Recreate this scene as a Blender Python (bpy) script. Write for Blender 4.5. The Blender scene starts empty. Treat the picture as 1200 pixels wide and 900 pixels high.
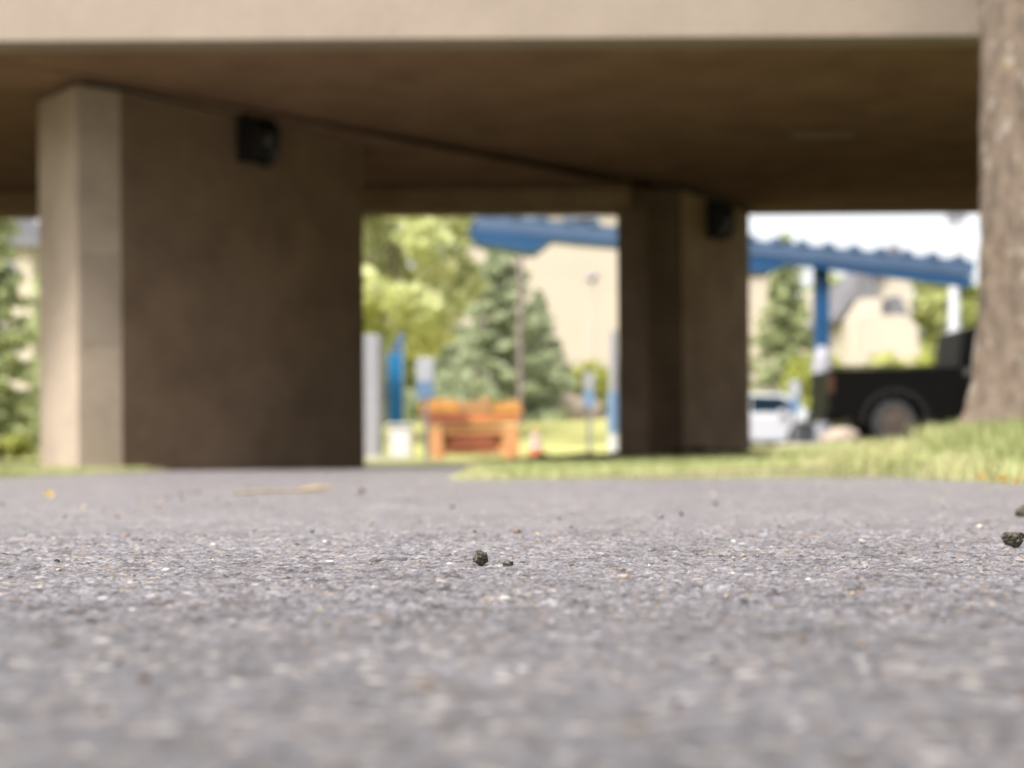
import bpy, bmesh, math, random
import numpy as np
from mathutils import Vector, Matrix, noise as mnoise

random.seed(7)
rng = np.random.default_rng(11)
S = bpy.context.scene
COL = S.collection
R = math.radians

# ------------------------------------------------------------------ camera
CAM_H = 0.10
F = 1800.0 / 1200.0            # focal length in picture widths
ROLL = 0.35
cam_d = bpy.data.cameras.new('camera')
cam = bpy.data.objects.new('camera', cam_d)
COL.objects.link(cam)
cam_d.sensor_width = 36.0
cam_d.lens = 36.0 * F
cam_d.shift_y = 85.0 / 1200.0
cam_d.clip_start = 0.02
cam_d.clip_end = 3000.0
cam.location = (0, 0, CAM_H)
cam.rotation_euler = (R(90), R(ROLL), 0)
cam_d.dof.use_dof = True
cam_d.dof.focus_distance = 1.44
cam_d.dof.aperture_fstop = 4.5
cam_d.dof.aperture_blades = 0
S.camera = cam

# ------------------------------------------------------------------ sky, sun, exposure
SUN_EL, SUN_AZ = 54.0, 217.0     # azimuth measured clockwise from +Y: behind the camera, to the left
w = bpy.data.worlds.new('World')
S.world = w
w.use_nodes = True
nt = w.node_tree
nt.nodes.clear()
sky = nt.nodes.new('ShaderNodeTexSky')
sky.sky_type = 'NISHITA'
sky.sun_disc = False
sky.sun_elevation = R(SUN_EL)
sky.sun_rotation = R(SUN_AZ)
sky.air_density = 1.0
sky.dust_density = 4.0
sky.ozone_density = 1.0
hs = nt.nodes.new('ShaderNodeHueSaturation')
hs.inputs['Saturation'].default_value = 0.15
bg = nt.nodes.new('ShaderNodeBackground')
bg.inputs['Strength'].default_value = 0.075
ow = nt.nodes.new('ShaderNodeOutputWorld')
nt.links.new(sky.outputs[0], hs.inputs['Color'])
nt.links.new(hs.outputs[0], bg.inputs['Color'])
nt.links.new(bg.outputs[0], ow.inputs['Surface'])

sun_d = bpy.data.lights.new('sun', 'SUN')
sun_d.energy = 1.5
sun_d.angle = R(16)
sun_d.color = (1.0, 0.965, 0.92)
sun = bpy.data.objects.new('sun', sun_d)
COL.objects.link(sun)
_d = Vector((math.sin(R(SUN_AZ)) * math.cos(R(SUN_EL)), math.cos(R(SUN_AZ)) * math.cos(R(SUN_EL)), math.sin(R(SUN_EL))))
sun.rotation_euler = _d.to_track_quat('Z', 'Y').to_euler()
sun.location = (-8, -10, 20)

vs = S.view_settings
vs.view_transform = 'Standard'
vs.look = 'None'
vs.gamma = 1.0
vs.exposure = 2.15
vs.use_curve_mapping = False
S.cycles.max_bounces = 5
S.cycles.diffuse_bounces = 3
S.cycles.glossy_bounces = 2
S.cycles.transmission_bounces = 4
S.cycles.caustics_reflective = False
S.cycles.caustics_refractive = False
S.cycles.sample_clamp_indirect = 6.0


# ------------------------------------------------------------------ helpers
def W(px, py, d):
    """picture pixel (1200 x 900) at depth d metres -> world point"""
    a, b = px - 600.0, 535.0 - py
    r = R(ROLL)
    x = a * math.cos(r) + b * math.sin(r)
    z = -a * math.sin(r) + b * math.cos(r)
    return Vector((x / 1800.0 * d, d, CAM_H + z / 1800.0 * d))


def X(px, d):
    return (px - 600.0) / 1800.0 * d


def Z(py, d):
    return CAM_H + (535.0 - py) / 1800.0 * d


def tag(o, label=None, cat=None, group=None, kind=None):
    if label: o['label'] = label
    if cat: o['category'] = cat
    if group: o['group'] = group
    if kind: o['kind'] = kind
    return o


def empty(name, loc, rz=0.0):
    o = bpy.data.objects.new(name, None)
    COL.objects.link(o)
    o.location = loc
    o.rotation_euler = (0, 0, rz)
    o.empty_display_size = 0.2
    return o


def link(name, me, mat=None, parent=None, smooth=False):
    o = bpy.data.objects.new(name, me)
    COL.objects.link(o)
    if mat is not None and not me.materials:
        me.materials.append(mat)
    if parent is not None:
        o.parent = parent
    if smooth:
        me.polygons.foreach_set('use_smooth', [True] * len(me.polygons))
    return o


def from_arrays(name, verts, faces, k):
    """fast mesh from numpy: every face has k corners"""
    me = bpy.data.meshes.new(name)
    verts = np.ascontiguousarray(verts, dtype=np.float32)
    faces = np.ascontiguousarray(faces, dtype=np.int32)
    me.vertices.add(len(verts))
    me.vertices.foreach_set('co', verts.ravel())
    me.loops.add(faces.size)
    me.loops.foreach_set('vertex_index', faces.ravel())
    me.polygons.add(len(faces))
    me.polygons.foreach_set('loop_start', np.arange(0, faces.size, k, dtype=np.int32))
    me.update(calc_edges=True)
    return me


class MB:
    """collects shapes into one mesh"""
    def __init__(self):
        self.bm = bmesh.new()

    def box(self, x0, x1, y0, y1, z0, z1):
        v = [self.bm.verts.new(p) for p in ((x0, y0, z0), (x1, y0, z0), (x1, y1, z0), (x0, y1, z0), (x0, y0, z1), (x1, y0, z1), (x1, y1, z1), (x0, y1, z1))]
        for f in ((3, 2, 1, 0), (4, 5, 6, 7), (0, 1, 5, 4), (1, 2, 6, 5), (2, 3, 7, 6), (3, 0, 4, 7)):
            self.bm.faces.new([v[i] for i in f])
        return self

    def prism(self, pts, z0, z1):
        """plan polygon (counter-clockwise) extruded up"""
        a = [self.bm.verts.new((p[0], p[1], z0)) for p in pts]
        b = [self.bm.verts.new((p[0], p[1], z1)) for p in pts]
        n = len(pts)
        self.bm.faces.new(a[::-1]); self.bm.faces.new(b)
        for i in range(n):
            self.bm.faces.new((a[i], a[(i + 1) % n], b[(i + 1) % n], b[i]))
        return self

    def slab(self, pts, y0, y1):
        """outline in x,z extruded along y"""
        a = [self.bm.verts.new((p[0], y0, p[1])) for p in pts]
        b = [self.bm.verts.new((p[0], y1, p[1])) for p in pts]
        n = len(pts)
        self.bm.faces.new(a); self.bm.faces.new(b[::-1])
        for i in range(n):
            self.bm.faces.new((a[(i + 1) % n], a[i], b[i], b[(i + 1) % n]))
        return self

    def tube(self, path, radii, seg=12, caps=True):
        rings = []
        for i, p in enumerate(path):
            p = Vector(p)
            q = Vector(path[min(i + 1, len(path) - 1)]); s = Vector(path[max(i - 1, 0)])
            t = (q - s).normalized()
            u = t.cross(Vector((0, 0, 1)))
            if u.length < 1e-3: u = t.cross(Vector((0, 1, 0)))
            u.normalize(); v = t.cross(u)
            r = radii[i] if hasattr(radii, '__len__') else radii
            rings.append([self.bm.verts.new(p + (u * math.cos(a) + v * math.sin(a)) * r) for a in [2 * math.pi * k / seg for k in range(seg)]])
        for a, b in zip(rings[:-1], rings[1:]):
            for k in range(seg):
                self.bm.faces.new((a[k], a[(k + 1) % seg], b[(k + 1) % seg], b[k]))
        if caps:
            self.bm.faces.new(rings[0][::-1]); self.bm.faces.new(rings[-1])
        return self

    def lathe(self, prof, c=(0, 0, 0), seg=24, axis='Z'):
        """profile of (radius, height)"""
        rings = []
        for r, h in prof:
            ring = []
            for k in range(seg):
                a = 2 * math.pi * k / seg
                p = (r * math.cos(a), r * math.sin(a), h) if axis == 'Z' else (r * math.cos(a), h, r * math.sin(a))
                ring.append(self.bm.verts.new((p[0] + c[0], p[1] + c[1], p[2] + c[2])))
            rings.append(ring)
        for a, b in zip(rings[:-1], rings[1:]):
            for k in range(seg):
                self.bm.faces.new((a[k], a[(k + 1) % seg], b[(k + 1) % seg], b[k]))
        self.bm.faces.new(rings[0][::-1]); self.bm.faces.new(rings[-1])
        return self

    def bevel(self, w, seg=2, angle=30):
        self.bm.normal_update()
        es = [e for e in self.bm.edges if len(e.link_faces) == 2 and e.calc_face_angle(0) > R(angle)]
        bmesh.ops.bevel(self.bm, geom=es, offset=w, segments=seg, affect='EDGES', profile=0.6, clamp_overlap=True)
        return self

    def build(self, name, mat, parent=None, smooth=False, loc=None):
        bmesh.ops.recalc_face_normals(self.bm, faces=self.bm.faces[:])
        me = bpy.data.meshes.new(name)
        self.bm.to_mesh(me); self.bm.free()
        o = link(name, me, mat, parent, False)
        if smooth:
            for p in me.polygons: p.use_smooth = True
            try: me.set_sharp_from_angle(angle=R(35))
            except Exception: pass
        if loc is not None: o.location = loc
        return o


# ------------------------------------------------------------------ materials
def new_mat(name):
    m = bpy.data.materials.new(name)
    m.use_nodes = True
    n = m.node_tree
    n.nodes.clear()
    b = n.nodes.new('ShaderNodeBsdfPrincipled')
    o = n.nodes.new('ShaderNodeOutputMaterial')
    n.links.new(b.outputs[0], o.inputs[0])
    return m, n, b


def N(n, t, **kw):
    q = n.nodes.new(t)
    for k, v in kw.items(): setattr(q, k, v)
    return q


def ramp(n, fac, stops):
    r = n.nodes.new('ShaderNodeValToRGB')
    while len(r.color_ramp.elements) < len(stops): r.color_ramp.elements.new(0.5)
    for e, (p, c) in zip(r.color_ramp.elements, stops):
        e.position = p
        e.color = (c[0], c[1], c[2], 1) if hasattr(c, '__len__') else (c, c, c, 1)
    n.links.new(fac, r.inputs[0])
    return r.outputs[0]


def mixc(n, a, b, fac, mode='MIX'):
    m = n.nodes.new('ShaderNodeMix')
    m.data_type = 'RGBA'; m.blend_type = mode
    for s, v in ((m.inputs[0], fac), (m.inputs[6], a), (m.inputs[7], b)):
        if hasattr(v, 'links') or isinstance(v, bpy.types.NodeSocket): n.links.new(v, s)
        elif hasattr(v, '__len__'): s.default_value = (v[0], v[1], v[2], 1)
        else: s.default_value = v
    return m.outputs[2]


def noise(n, scale, detail=4, rough=0.55, vec=None, mapping=None):
    t = N(n, 'ShaderNodeTexNoise')
    t.inputs['Scale'].default_value = scale
    t.inputs['Detail'].default_value = detail
    t.inputs['Roughness'].default_value = rough
    tc = N(n, 'ShaderNodeTexCoord')
    src = tc.outputs['Object'] if vec is None else vec
    if mapping:
        mp = N(n, 'ShaderNodeMapping')
        mp.inputs['Scale'].default_value = mapping
        n.links.new(src, mp.inputs[0]); src = mp.outputs[0]
    n.links.new(src, t.inputs['Vector'])
    return t.outputs['Fac']


def bump(n, b, h, strength=0.3, dist=0.01):
    q = N(n, 'ShaderNodeBump')
    q.inputs['Strength'].default_value = strength
    q.inputs['Distance'].default_value = dist
    n.links.new(h, q.inputs['Height'])
    n.links.new(q.outputs[0], b.inputs['Normal'])


def simple(name, c, rough=0.5, metal=0.0, var=0.12, scale=6.0, spec=0.5, bmp=0.0, coat=0.0):
    m, n, b = new_mat(name)
    f = noise(n, scale, 5, 0.6)
    lo = tuple(max(0, x * (1 - var)) for x in c); hi = tuple(min(1, x * (1 + var)) for x in c)
    n.links.new(ramp(n, f, [(0.3, lo), (0.7, hi)]), b.inputs['Base Color'])
    b.inputs['Roughness'].default_value = rough
    b.inputs['Metallic'].default_value = metal
    b.inputs['Specular IOR Level'].default_value = spec
    b.inputs['Coat Weight'].default_value = coat
    if bmp: bump(n, b, noise(n, scale * 8, 3), bmp, 0.01)
    return m


def concrete(name, c, stain=0.35, streak=True, spec=0.15):
    m, n, b = new_mat(name)
    big = noise(n, 1.5, 6, 0.62)
    fine = noise(n, 22, 6, 0.65)
    k = tuple(x * (1 - stain) for x in c)
    col = ramp(n, big, [(0.32, k), (0.62, c)])
    if streak:
        st = noise(n, 1.0, 5, 0.6, mapping=(2.2, 2.2, 0.35))
        col = mixc(n, col, ramp(n, st, [(0.3, 0.72), (0.65, 1.0)]), 0.35, 'MULTIPLY')
    col = mixc(n, col, ramp(n, fine, [(0.3, 0.82), (0.7, 1.08)]), 0.6, 'MULTIPLY')
    n.links.new(col, b.inputs['Base Color'])
    b.inputs['Roughness'].default_value = 0.95
    b.inputs['Specular IOR Level'].default_value = spec
    bump(n, b, fine, 0.25, 0.006)
    return m


def leafmat(name, c1, c2, c3, scale=1.3, trans=0.25):
    m, n, b = new_mat(name)
    at = N(n, 'ShaderNodeAttribute', attribute_name='tint')
    f = noise(n, scale, 3, 0.6)
    mx = N(n, 'ShaderNodeMath', operation='ADD'); n.links.new(at.outputs['Fac'], mx.inputs[0])
    mm = N(n, 'ShaderNodeMath', operation='MULTIPLY_ADD'); n.links.new(f, mm.inputs[0]); mm.inputs[1].default_value = 0.7; mm.inputs[2].default_value = -0.35
    n.links.new(mm.outputs[0], mx.inputs[1])
    col = ramp(n, mx.outputs[0], [(0.1, c1), (0.5, c2), (0.9, c3)])
    n.links.new(col, b.inputs['Base Color'])
    b.inputs['Roughness'].default_value = 0.55
    b.inputs['Specular IOR Level'].default_value = 0.3
    tr = N(n, 'ShaderNodeBsdfTranslucent'); n.links.new(col, tr.inputs[0])
    ms = N(n, 'ShaderNodeMixShader'); ms.inputs[0].default_value = trans
    out = [q for q in n.nodes if q.type == 'OUTPUT_MATERIAL'][0]
    n.links.new(b.outputs[0], ms.inputs[1]); n.links.new(tr.outputs[0], ms.inputs[2])
    n.links.new(ms.outputs[0], out.inputs[0])
    return m


M = {}
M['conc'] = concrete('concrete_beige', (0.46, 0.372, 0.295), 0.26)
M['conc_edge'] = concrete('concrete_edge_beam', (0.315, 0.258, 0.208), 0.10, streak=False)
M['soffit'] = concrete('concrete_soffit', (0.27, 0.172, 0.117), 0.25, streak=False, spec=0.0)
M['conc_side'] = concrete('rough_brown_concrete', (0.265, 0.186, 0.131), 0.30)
M['conc_pier_lit'] = concrete('lit_brown_concrete', (0.56, 0.40, 0.285), 0.3)  # light from the right painted into one face of the farther pier
M['conc_pier_shaded'] = concrete('shaded_brown_concrete', (0.21, 0.146, 0.104), 0.35)  # darker copy, shade painted into the farther pier's other faces
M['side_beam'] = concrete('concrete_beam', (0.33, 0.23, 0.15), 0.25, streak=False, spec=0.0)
M['patch'] = simple('darker_beige', (0.335, 0.268, 0.212), 0.8, var=0.06)
M['black'] = simple('black_metal', (0.012, 0.012, 0.013), 0.45, 0.2)
M['lens'] = simple('frosted_lens', (0.10, 0.09, 0.08), 0.25)
M['blue'] = simple('blue_paint', (0.003, 0.048, 0.13), 0.45, var=0.1, scale=2)
M['blue_roof'] = simple('blue_roof_sheet', (0.05, 0.085, 0.15), 0.45, var=0.12, scale=1.5)
M['sign_blue'] = simple('sign_blue', (0.004, 0.12, 0.28), 0.4, var=0.05)
M['sign_white'] = simple('sign_white', (0.34, 0.35, 0.38), 0.45, var=0.05)
M['sign_pale'] = simple('sign_pale_blue', (0.12, 0.19, 0.30), 0.45, var=0.08)
M['galv'] = simple('galvanised', (0.20, 0.19, 0.195), 0.45, 0.3, var=0.15)
M['fitting'] = simple('dull_fitting', (0.20, 0.15, 0.115), 0.7)
M['white'] = simple('white_paint', (0.50, 0.50, 0.52), 0.35, var=0.05)
M['greypost'] = simple('grey_cladding', (0.25, 0.245, 0.27), 0.5, var=0.08)
M['orange'] = simple('orange_paint', (0.46, 0.16, 0.055), 0.5, var=0.2, scale=5)
M['peach'] = simple('faded_orange_paint', (0.50, 0.235, 0.10), 0.6, var=0.25, scale=6)
M['orange_yellow'] = simple('orange_yellow_paint', (0.46, 0.21, 0.05), 0.55, var=0.25, scale=7)
M['orange_back'] = simple('orange_back_board', (0.55, 0.25, 0.10), 0.6, var=0.25, scale=6)
M['tan'] = simple('bare_board', (0.32, 0.165, 0.065), 0.7, var=0.25, scale=7)
M['orange_dark'] = simple('red_brown_board', (0.24, 0.065, 0.028), 0.6, var=0.2)
M['cone'] = simple('cone_orange', (0.52, 0.17, 0.07), 0.45)
M['rubber'] = simple('black_rubber', (0.02, 0.02, 0.02), 0.8)
M['truck'] = simple('black_car_paint', (0.0015, 0.0013, 0.0012), 0.45, var=0.1, spec=0.15)
M['car'] = simple('white_car_paint', (0.46, 0.46, 0.48), 0.35, var=0.03, coat=0.2)
M['glass'] = simple('dark_glass', (0.01, 0.02, 0.032), 0.12, spec=0.3)
M['tinted'] = simple('tinted_glass', (0.003, 0.003, 0.003), 0.4, spec=0.1)
M['rim'] = simple('dusty_rim', (0.065, 0.047, 0.036), 0.6, 0.1)
M['alloy'] = simple('alloy_rim', (0.06, 0.06, 0.065), 0.45, 0.3)
M['chrome'] = simple('chrome_trim', (0.5, 0.5, 0.5), 0.2, 0.9)
M['lamp_red'] = simple('tail_lamp', (0.05, 0.018, 0.01), 0.4)
M['lamp_clear'] = simple('head_lamp', (0.22, 0.38, 0.6), 0.12)
M['cream'] = simple('cream_render', (0.40, 0.345, 0.275), 0.85, var=0.05, scale=0.5)
M['cream2'] = simple('cream_siding', (0.44, 0.385, 0.31), 0.8, var=0.05, scale=0.5)
M['roof_grey'] = simple('grey_shingle', (0.13, 0.125, 0.135), 0.85, var=0.2, scale=3)
M['wood'] = simple('dry_wood', (0.46, 0.35, 0.21), 0.8, var=0.25, scale=30)
M['pole'] = simple('weathered_pole', (0.17, 0.135, 0.12), 0.8, var=0.15)
M['boulder'] = simple('pale_boulder', (0.32, 0.255, 0.20), 0.9, var=0.2, scale=3, bmp=0.4)
M['stonewall'] = simple('stone_wall_pale', (0.37, 0.30, 0.24), 0.9, var=0.25, scale=2, bmp=0.4)
M['yleaf'] = simple('yellow_leaf', (0.78, 0.60, 0.20), 0.6, var=0.15, scale=40)
M['oleaf'] = simple('orange_leaf', (0.66, 0.30, 0.08), 0.6, var=0.2, scale=40)
M['lot'] = simple('parking_asphalt', (0.10, 0.10, 0.105), 0.85, var=0.15, scale=2, bmp=0.2)
M['soil'] = simple('dark_soil', (0.035, 0.024, 0.017), 0.95, var=0.4, scale=9, spec=0.1, bmp=0.5)
M['walk'] = simple('pale_walkway', (0.40, 0.35, 0.27), 0.9, var=0.1, scale=2)
M['kerb'] = simple('kerb_concrete', (0.42, 0.38, 0.33), 0.85, var=0.12)


def bark(name, c):
    m, n, b = new_mat(name)
    f1 = noise(n, 1.0, 6, 0.65, mapping=(15, 15, 8))
    f2 = noise(n, 3.2, 4, 0.6)
    f3 = noise(n, 9.0, 3, 0.5)
    col = ramp(n, f1, [(0.3, tuple(x * 0.5 for x in c)), (0.52, c), (0.75, tuple(x * 1.35 for x in c))])
    col = mixc(n, col, (0.27, 0.24, 0.20), ramp(n, f3, [(0.58, 0.0), (0.68, 0.7)]))          # pale lichen
    col = mixc(n, col, (0.30, 0.19, 0.06), ramp(n, f2, [(0.64, 0.0), (0.76, 0.35)]))          # ochre lichen
    n.links.new(col, b.inputs['Base Color'])
    b.inputs['Roughness'].default_value = 0.9
    b.inputs['Specular IOR Level'].default_value = 0.2
    bump(n, b, f1, 0.7, 0.02)
    return m


M['bark'] = bark('tree_bark', (0.145, 0.11, 0.083))
M['bark2'] = simple('far_bark', (0.20, 0.16, 0.12), 0.9)
M['leaf_near'] = leafmat('leaf_green', (0.04, 0.08, 0.015), (0.07, 0.13, 0.025), (0.12, 0.17, 0.04))
M['leaf_yellow'] = leafmat('leaf_yellow_green', (0.52, 0.56, 0.27), (0.68, 0.70, 0.37), (0.85, 0.83, 0.52), trans=0.5)
M['needle'] = leafmat('needle_hazed', (0.20, 0.235, 0.135), (0.33, 0.37, 0.225), (0.48, 0.52, 0.34), trans=0.3)  # lightened and greyed so the colour stands in for haze
M['needle2'] = leafmat('needle_light', (0.21, 0.25, 0.115), (0.35, 0.39, 0.19), (0.50, 0.52, 0.28), trans=0.3)
M['leaf_hedge'] = leafmat('leaf_hedge', (0.2, 0.23, 0.035), (0.34, 0.36, 0.07), (0.48, 0.47, 0.13), trans=0.35)
M['leaf_far'] = leafmat('leaf_far', (0.17, 0.20, 0.05), (0.30, 0.33, 0.10), (0.45, 0.46, 0.18), trans=0.3)
M['grass'] = leafmat('grass_blade', (0.26, 0.31, 0.10), (0.41, 0.45, 0.19), (0.60, 0.56, 0.31), scale=1.6, trans=0.4)


def ground_mat():
    m, n, b = new_mat('lawn_soil')
    f = noise(n, 0.9, 5, 0.6); g = noise(n, 14, 5, 0.6)
    col = ramp(n, f, [(0.3, (0.12, 0.12, 0.055)), (0.55, (0.17, 0.16, 0.08)), (0.75, (0.22, 0.19, 0.11))])
    col = mixc(n, col, (0.20, 0.14, 0.08), ramp(n, g, [(0.55, 0.0), (0.75, 0.6)]))
    tc = N(n, 'ShaderNodeAttribute', attribute_name='bare')
    soil = ramp(n, g, [(0.3, (0.055, 0.04, 0.028)), (0.7, (0.12, 0.09, 0.062))])
    col = mixc(n, col, soil, tc.outputs['Fac'])
    tt = N(n, 'ShaderNodeAttribute', attribute_name='turf')
    col = mixc(n, col, ramp(n, f, [(0.3, (0.26, 0.27, 0.085)), (0.7, (0.38, 0.35, 0.14))]), tt.outputs['Fac'])
    n.links.new(col, b.inputs['Base Color'])
    b.inputs['Roughness'].default_value = 0.95
    b.inputs['Specular IOR Level'].default_value = 0.15
    bump(n, b, g, 0.5, 0.03)
    return m


M['ground'] = ground_mat()


def asphalt_mat():
    m, n, b = new_mat('worn_asphalt')
    at = N(n, 'ShaderNodeAttribute', attribute_name='stone')
    big = noise(n, 2.2, 5, 0.6)
    mid = noise(n, 30, 6, 0.68)
    fine = noise(n, 520, 3, 0.7)
    vo = N(n, 'ShaderNodeTexVoronoi'); vo.inputs['Scale'].default_value = 170
    tc = N(n, 'ShaderNodeTexCoord'); n.links.new(tc.outputs['Object'], vo.inputs['Vector'])
    sp = N(n, 'ShaderNodeSeparateColor'); n.links.new(vo.outputs['Color'], sp.inputs[0])
    far = ramp(n, sp.outputs[0], [(0.0, (0.085, 0.081, 0.084)), (0.3, (0.125, 0.119, 0.124)), (0.65, (0.165, 0.157, 0.163)), (0.88, (0.21, 0.195, 0.19)), (0.95, (0.27, 0.225, 0.175)), (0.992, (0.5, 0.48, 0.45))])
    v2 = N(n, 'ShaderNodeTexVoronoi'); v2.inputs['Scale'].default_value = 78
    n.links.new(tc.outputs['Object'], v2.inputs['Vector'])
    s2 = N(n, 'ShaderNodeSeparateColor'); n.links.new(v2.outputs['Color'], s2.inputs[0])
    core = ramp(n, v2.outputs['Distance'], [(0.30, 1.0), (0.46, 0.0)])
    big2 = ramp(n, s2.outputs[1], [(0.0, (0.05, 0.042, 0.038)), (0.10, (0.10, 0.075, 0.058)), (0.16, (0.15, 0.143, 0.149)), (0.90, (0.17, 0.162, 0.168)), (0.945, (0.27, 0.225, 0.18)), (0.978, (0.50, 0.47, 0.42))])
    far = mixc(n, far, big2, core)
    src = mixc(n, far, at.outputs['Color'], at.outputs['Alpha'])
    fin2 = noise(n, 1300, 2, 0.6)
    pat = noise(n, 9, 4, 0.65)
    src = mixc(n, src, ramp(n, pat, [(0.3, 0.84), (0.5, 1.0), (0.7, 1.12)]), 0.9, 'MULTIPLY')
    src = mixc(n, src, ramp(n, fin2, [(0.36, 0.6), (0.5, 1.0), (0.64, 1.35)]), 0.7, 'MULTIPLY')
    col = mixc(n, src, ramp(n, big, [(0.3, (1.03, 1.015, 1.05)), (0.7, (1.30, 1.28, 1.325))]), 1.0, 'MULTIPLY')
    col = mixc(n, col, ramp(n, mid, [(0.34, (0.48, 0.45, 0.44)), (0.46, (0.93, 0.92, 0.92)), (0.64, 1.16)]), 0.85, 'MULTIPLY')
    col = mixc(n, col, ramp(n, fine, [(0.34, 0.5), (0.5, 1.0), (0.66, 1.4)]), 0.75, 'MULTIPLY')
    n.links.new(col, b.inputs['Base Color'])
    b.inputs['Roughness'].default_value = 0.46
    b.inputs['Specular IOR Level'].default_value = 0.6
    bump(n, b, fine, 0.5, 0.0012)
    return m


M['asphalt'] = asphalt_mat()


def stone_mat(name, dark, light):
    m, n, b = new_mat(name)
    f = noise(n, 330, 6, 0.75); g = noise(n, 800, 3, 0.7)
    col = ramp(n, f, [(0.40, dark), (0.54, tuple((a + c) / 3.2 for a, c in zip(dark, light))), (0.68, light)])
    n.links.new(col, b.inputs['Base Color'])
    b.inputs['Roughness'].default_value = 0.5
    b.inputs['Specular IOR Level'].default_value = 0.45
    bump(n, b, g, 0.9, 0.0014)
    return m


M['pebble'] = stone_mat('dark_pebble', (0.012, 0.012, 0.011), (0.30, 0.25, 0.17))
M['pebble_grey'] = stone_mat('grey_pebble', (0.018, 0.017, 0.015), (0.32, 0.30, 0.25))


# ------------------------------------------------------------------ terrain
def sm(v, a, b):
    t = np.clip((np.asarray(v, dtype=float) - a) / (b - a), 0, 1)
    return t * t * (3 - 2 * t)


def vnoise(x, y, s, seed=0):
    """cheap smooth value noise, numpy"""
    x = np.asarray(x, dtype=float) * s; y = np.asarray(y, dtype=float) * s
    i = np.floor(x).astype(np.int64); j = np.floor(y).astype(np.int64)
    fx = x - i; fy = y - j
    fx = fx * fx * (3 - 2 * fx); fy = fy * fy * (3 - 2 * fy)
    h = lambda a, b: hash2(a, b, seed)
    return (h(i, j) * (1 - fx) + h(i + 1, j) * fx) * (1 - fy) + (h(i, j + 1) * (1 - fx) + h(i + 1, j + 1) * fx) * fy


def hash2(i, j, seed=0):
    v = (i * 374761393 + j * 668265263 + seed * 1274126177) & 0xFFFFFFFF
    v = ((v ^ (v >> 13)) * 1274126177) & 0xFFFFFFFF
    v = v ^ (v >> 16)
    return (v & 0xFFFFFF) / float(0xFFFFFF)


def lawn_mask(x, y):
    """1 on grass, 0 on the asphalt"""
    x = np.asarray(x, dtype=float); y = np.asarray(y, dtype=float)
    wob = (vnoise(x, y, 2.3, 3) - 0.5) * 0.16
    right_near = sm(x + wob, 1.60, 1.72)
    near_edge = sm(y + wob - 0.16 * (x - 0.7), 6.55, 6.8) * sm(x + wob + 0.02 * (y - 7), -0.32, -0.14)
    left = sm(-x + wob, 2.72, 2.86) * sm(y + wob, 8.0, 8.3)
    back = sm(y, 22.4, 23.0)
    far = sm(np.hypot(x + 2, (y - 10)), 15, 15.5)
    return np.clip(np.maximum.reduce([right_near, near_edge, left, back, far]), 0, 1)


def lawn_height(x, y):
    x = np.asarray(x, dtype=float); y = np.asarray(y, dtype=float)
    z = sm(y, 7, 18) * (0.03 + 0.075 * sm(x, -0.5, 2.5))
    z = z + sm(y, 18, 26) * 0.14 * sm(x, 1.5, 5)
    z = z + 0.14 * np.exp(-((x - 2.9) / 1.3) ** 2 - ((y - 7.4) / 1.7) ** 2)
    z = z + (vnoise(x, y, 1.3, 8) - 0.5) * 0.02
    z = z + sm(y, 27.5, 46) * 1.05 * (1 - sm(x, 2.6, 4.6))          # grass bank rising beyond the bridge
    return z


def terrain(x, y):
    m = lawn_mask(x, y)
    return -0.06 * (1 - m) + m * (0.012 + lawn_height(x, y))


def graded(lo, hi, c0, c1, fine, grow=1.22, cap=60.0):
    c = list(np.arange(c0, c1 + 1e-6, fine))
    s = fine; v = c1
    while v < hi:
        s = min(s * grow, cap); v = min(v + s, hi); c.append(v)
    s = fine; v = c0; pre = []
    while v > lo:
        s = min(s * grow, cap); v = max(v - s, lo); pre.append(v)
    return np.array(pre[::-1] + c)


def grid_mesh(name, xs, ys, zf):
    Xg, Yg = np.meshgrid(xs, ys)
    Zg = zf(Xg, Yg)
    V = np.stack([Xg.ravel(), Yg.ravel(), Zg.ravel()], 1)
    nx, ny = len(xs), len(ys)
    a = (np.arange(ny - 1)[:, None] * nx + np.arange(nx - 1)[None, :]).ravel()
    Fc = np.stack([a, a + 1, a + 1 + nx, a + nx], 1)
    return from_arrays(name, V, Fc, 4)


me = grid_mesh('ground', graded(-900, 900, -5.0, 5.0, 0.08), graded(-300, 1500, 4.2, 20.0, 0.08), terrain)
_co = np.empty(len(me.vertices) * 3, dtype=np.float32); me.vertices.foreach_get('co', _co); _co = _co.reshape(-1, 3)
_wb = (vnoise(_co[:, 0], _co[:, 1], 1.1, 40) - 0.5) * 1.2
_bare = sm(_co[:, 1] + _wb, 13.6, 14.4) * (1 - sm(_co[:, 1] + _wb, 18.6, 19.4)) * (np.abs(_co[:, 0]) < 24)      # nothing grows below the deck
_at = me.attributes.new('bare', 'FLOAT', 'POINT'); _at.data.foreach_set('value', _bare.astype(np.float32))
_at = me.attributes.new('turf', 'FLOAT', 'POINT'); _at.data.foreach_set('value', (sm(_co[:, 1] + _wb, 22, 25) * (1 - sm(_co[:, 1], 60, 80))).astype(np.float32))
g = link('ground', me, M['ground'], smooth=True)
tag(g, 'grassy ground with thin lawn around the path and beyond the bridge', kind='structure')


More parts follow.
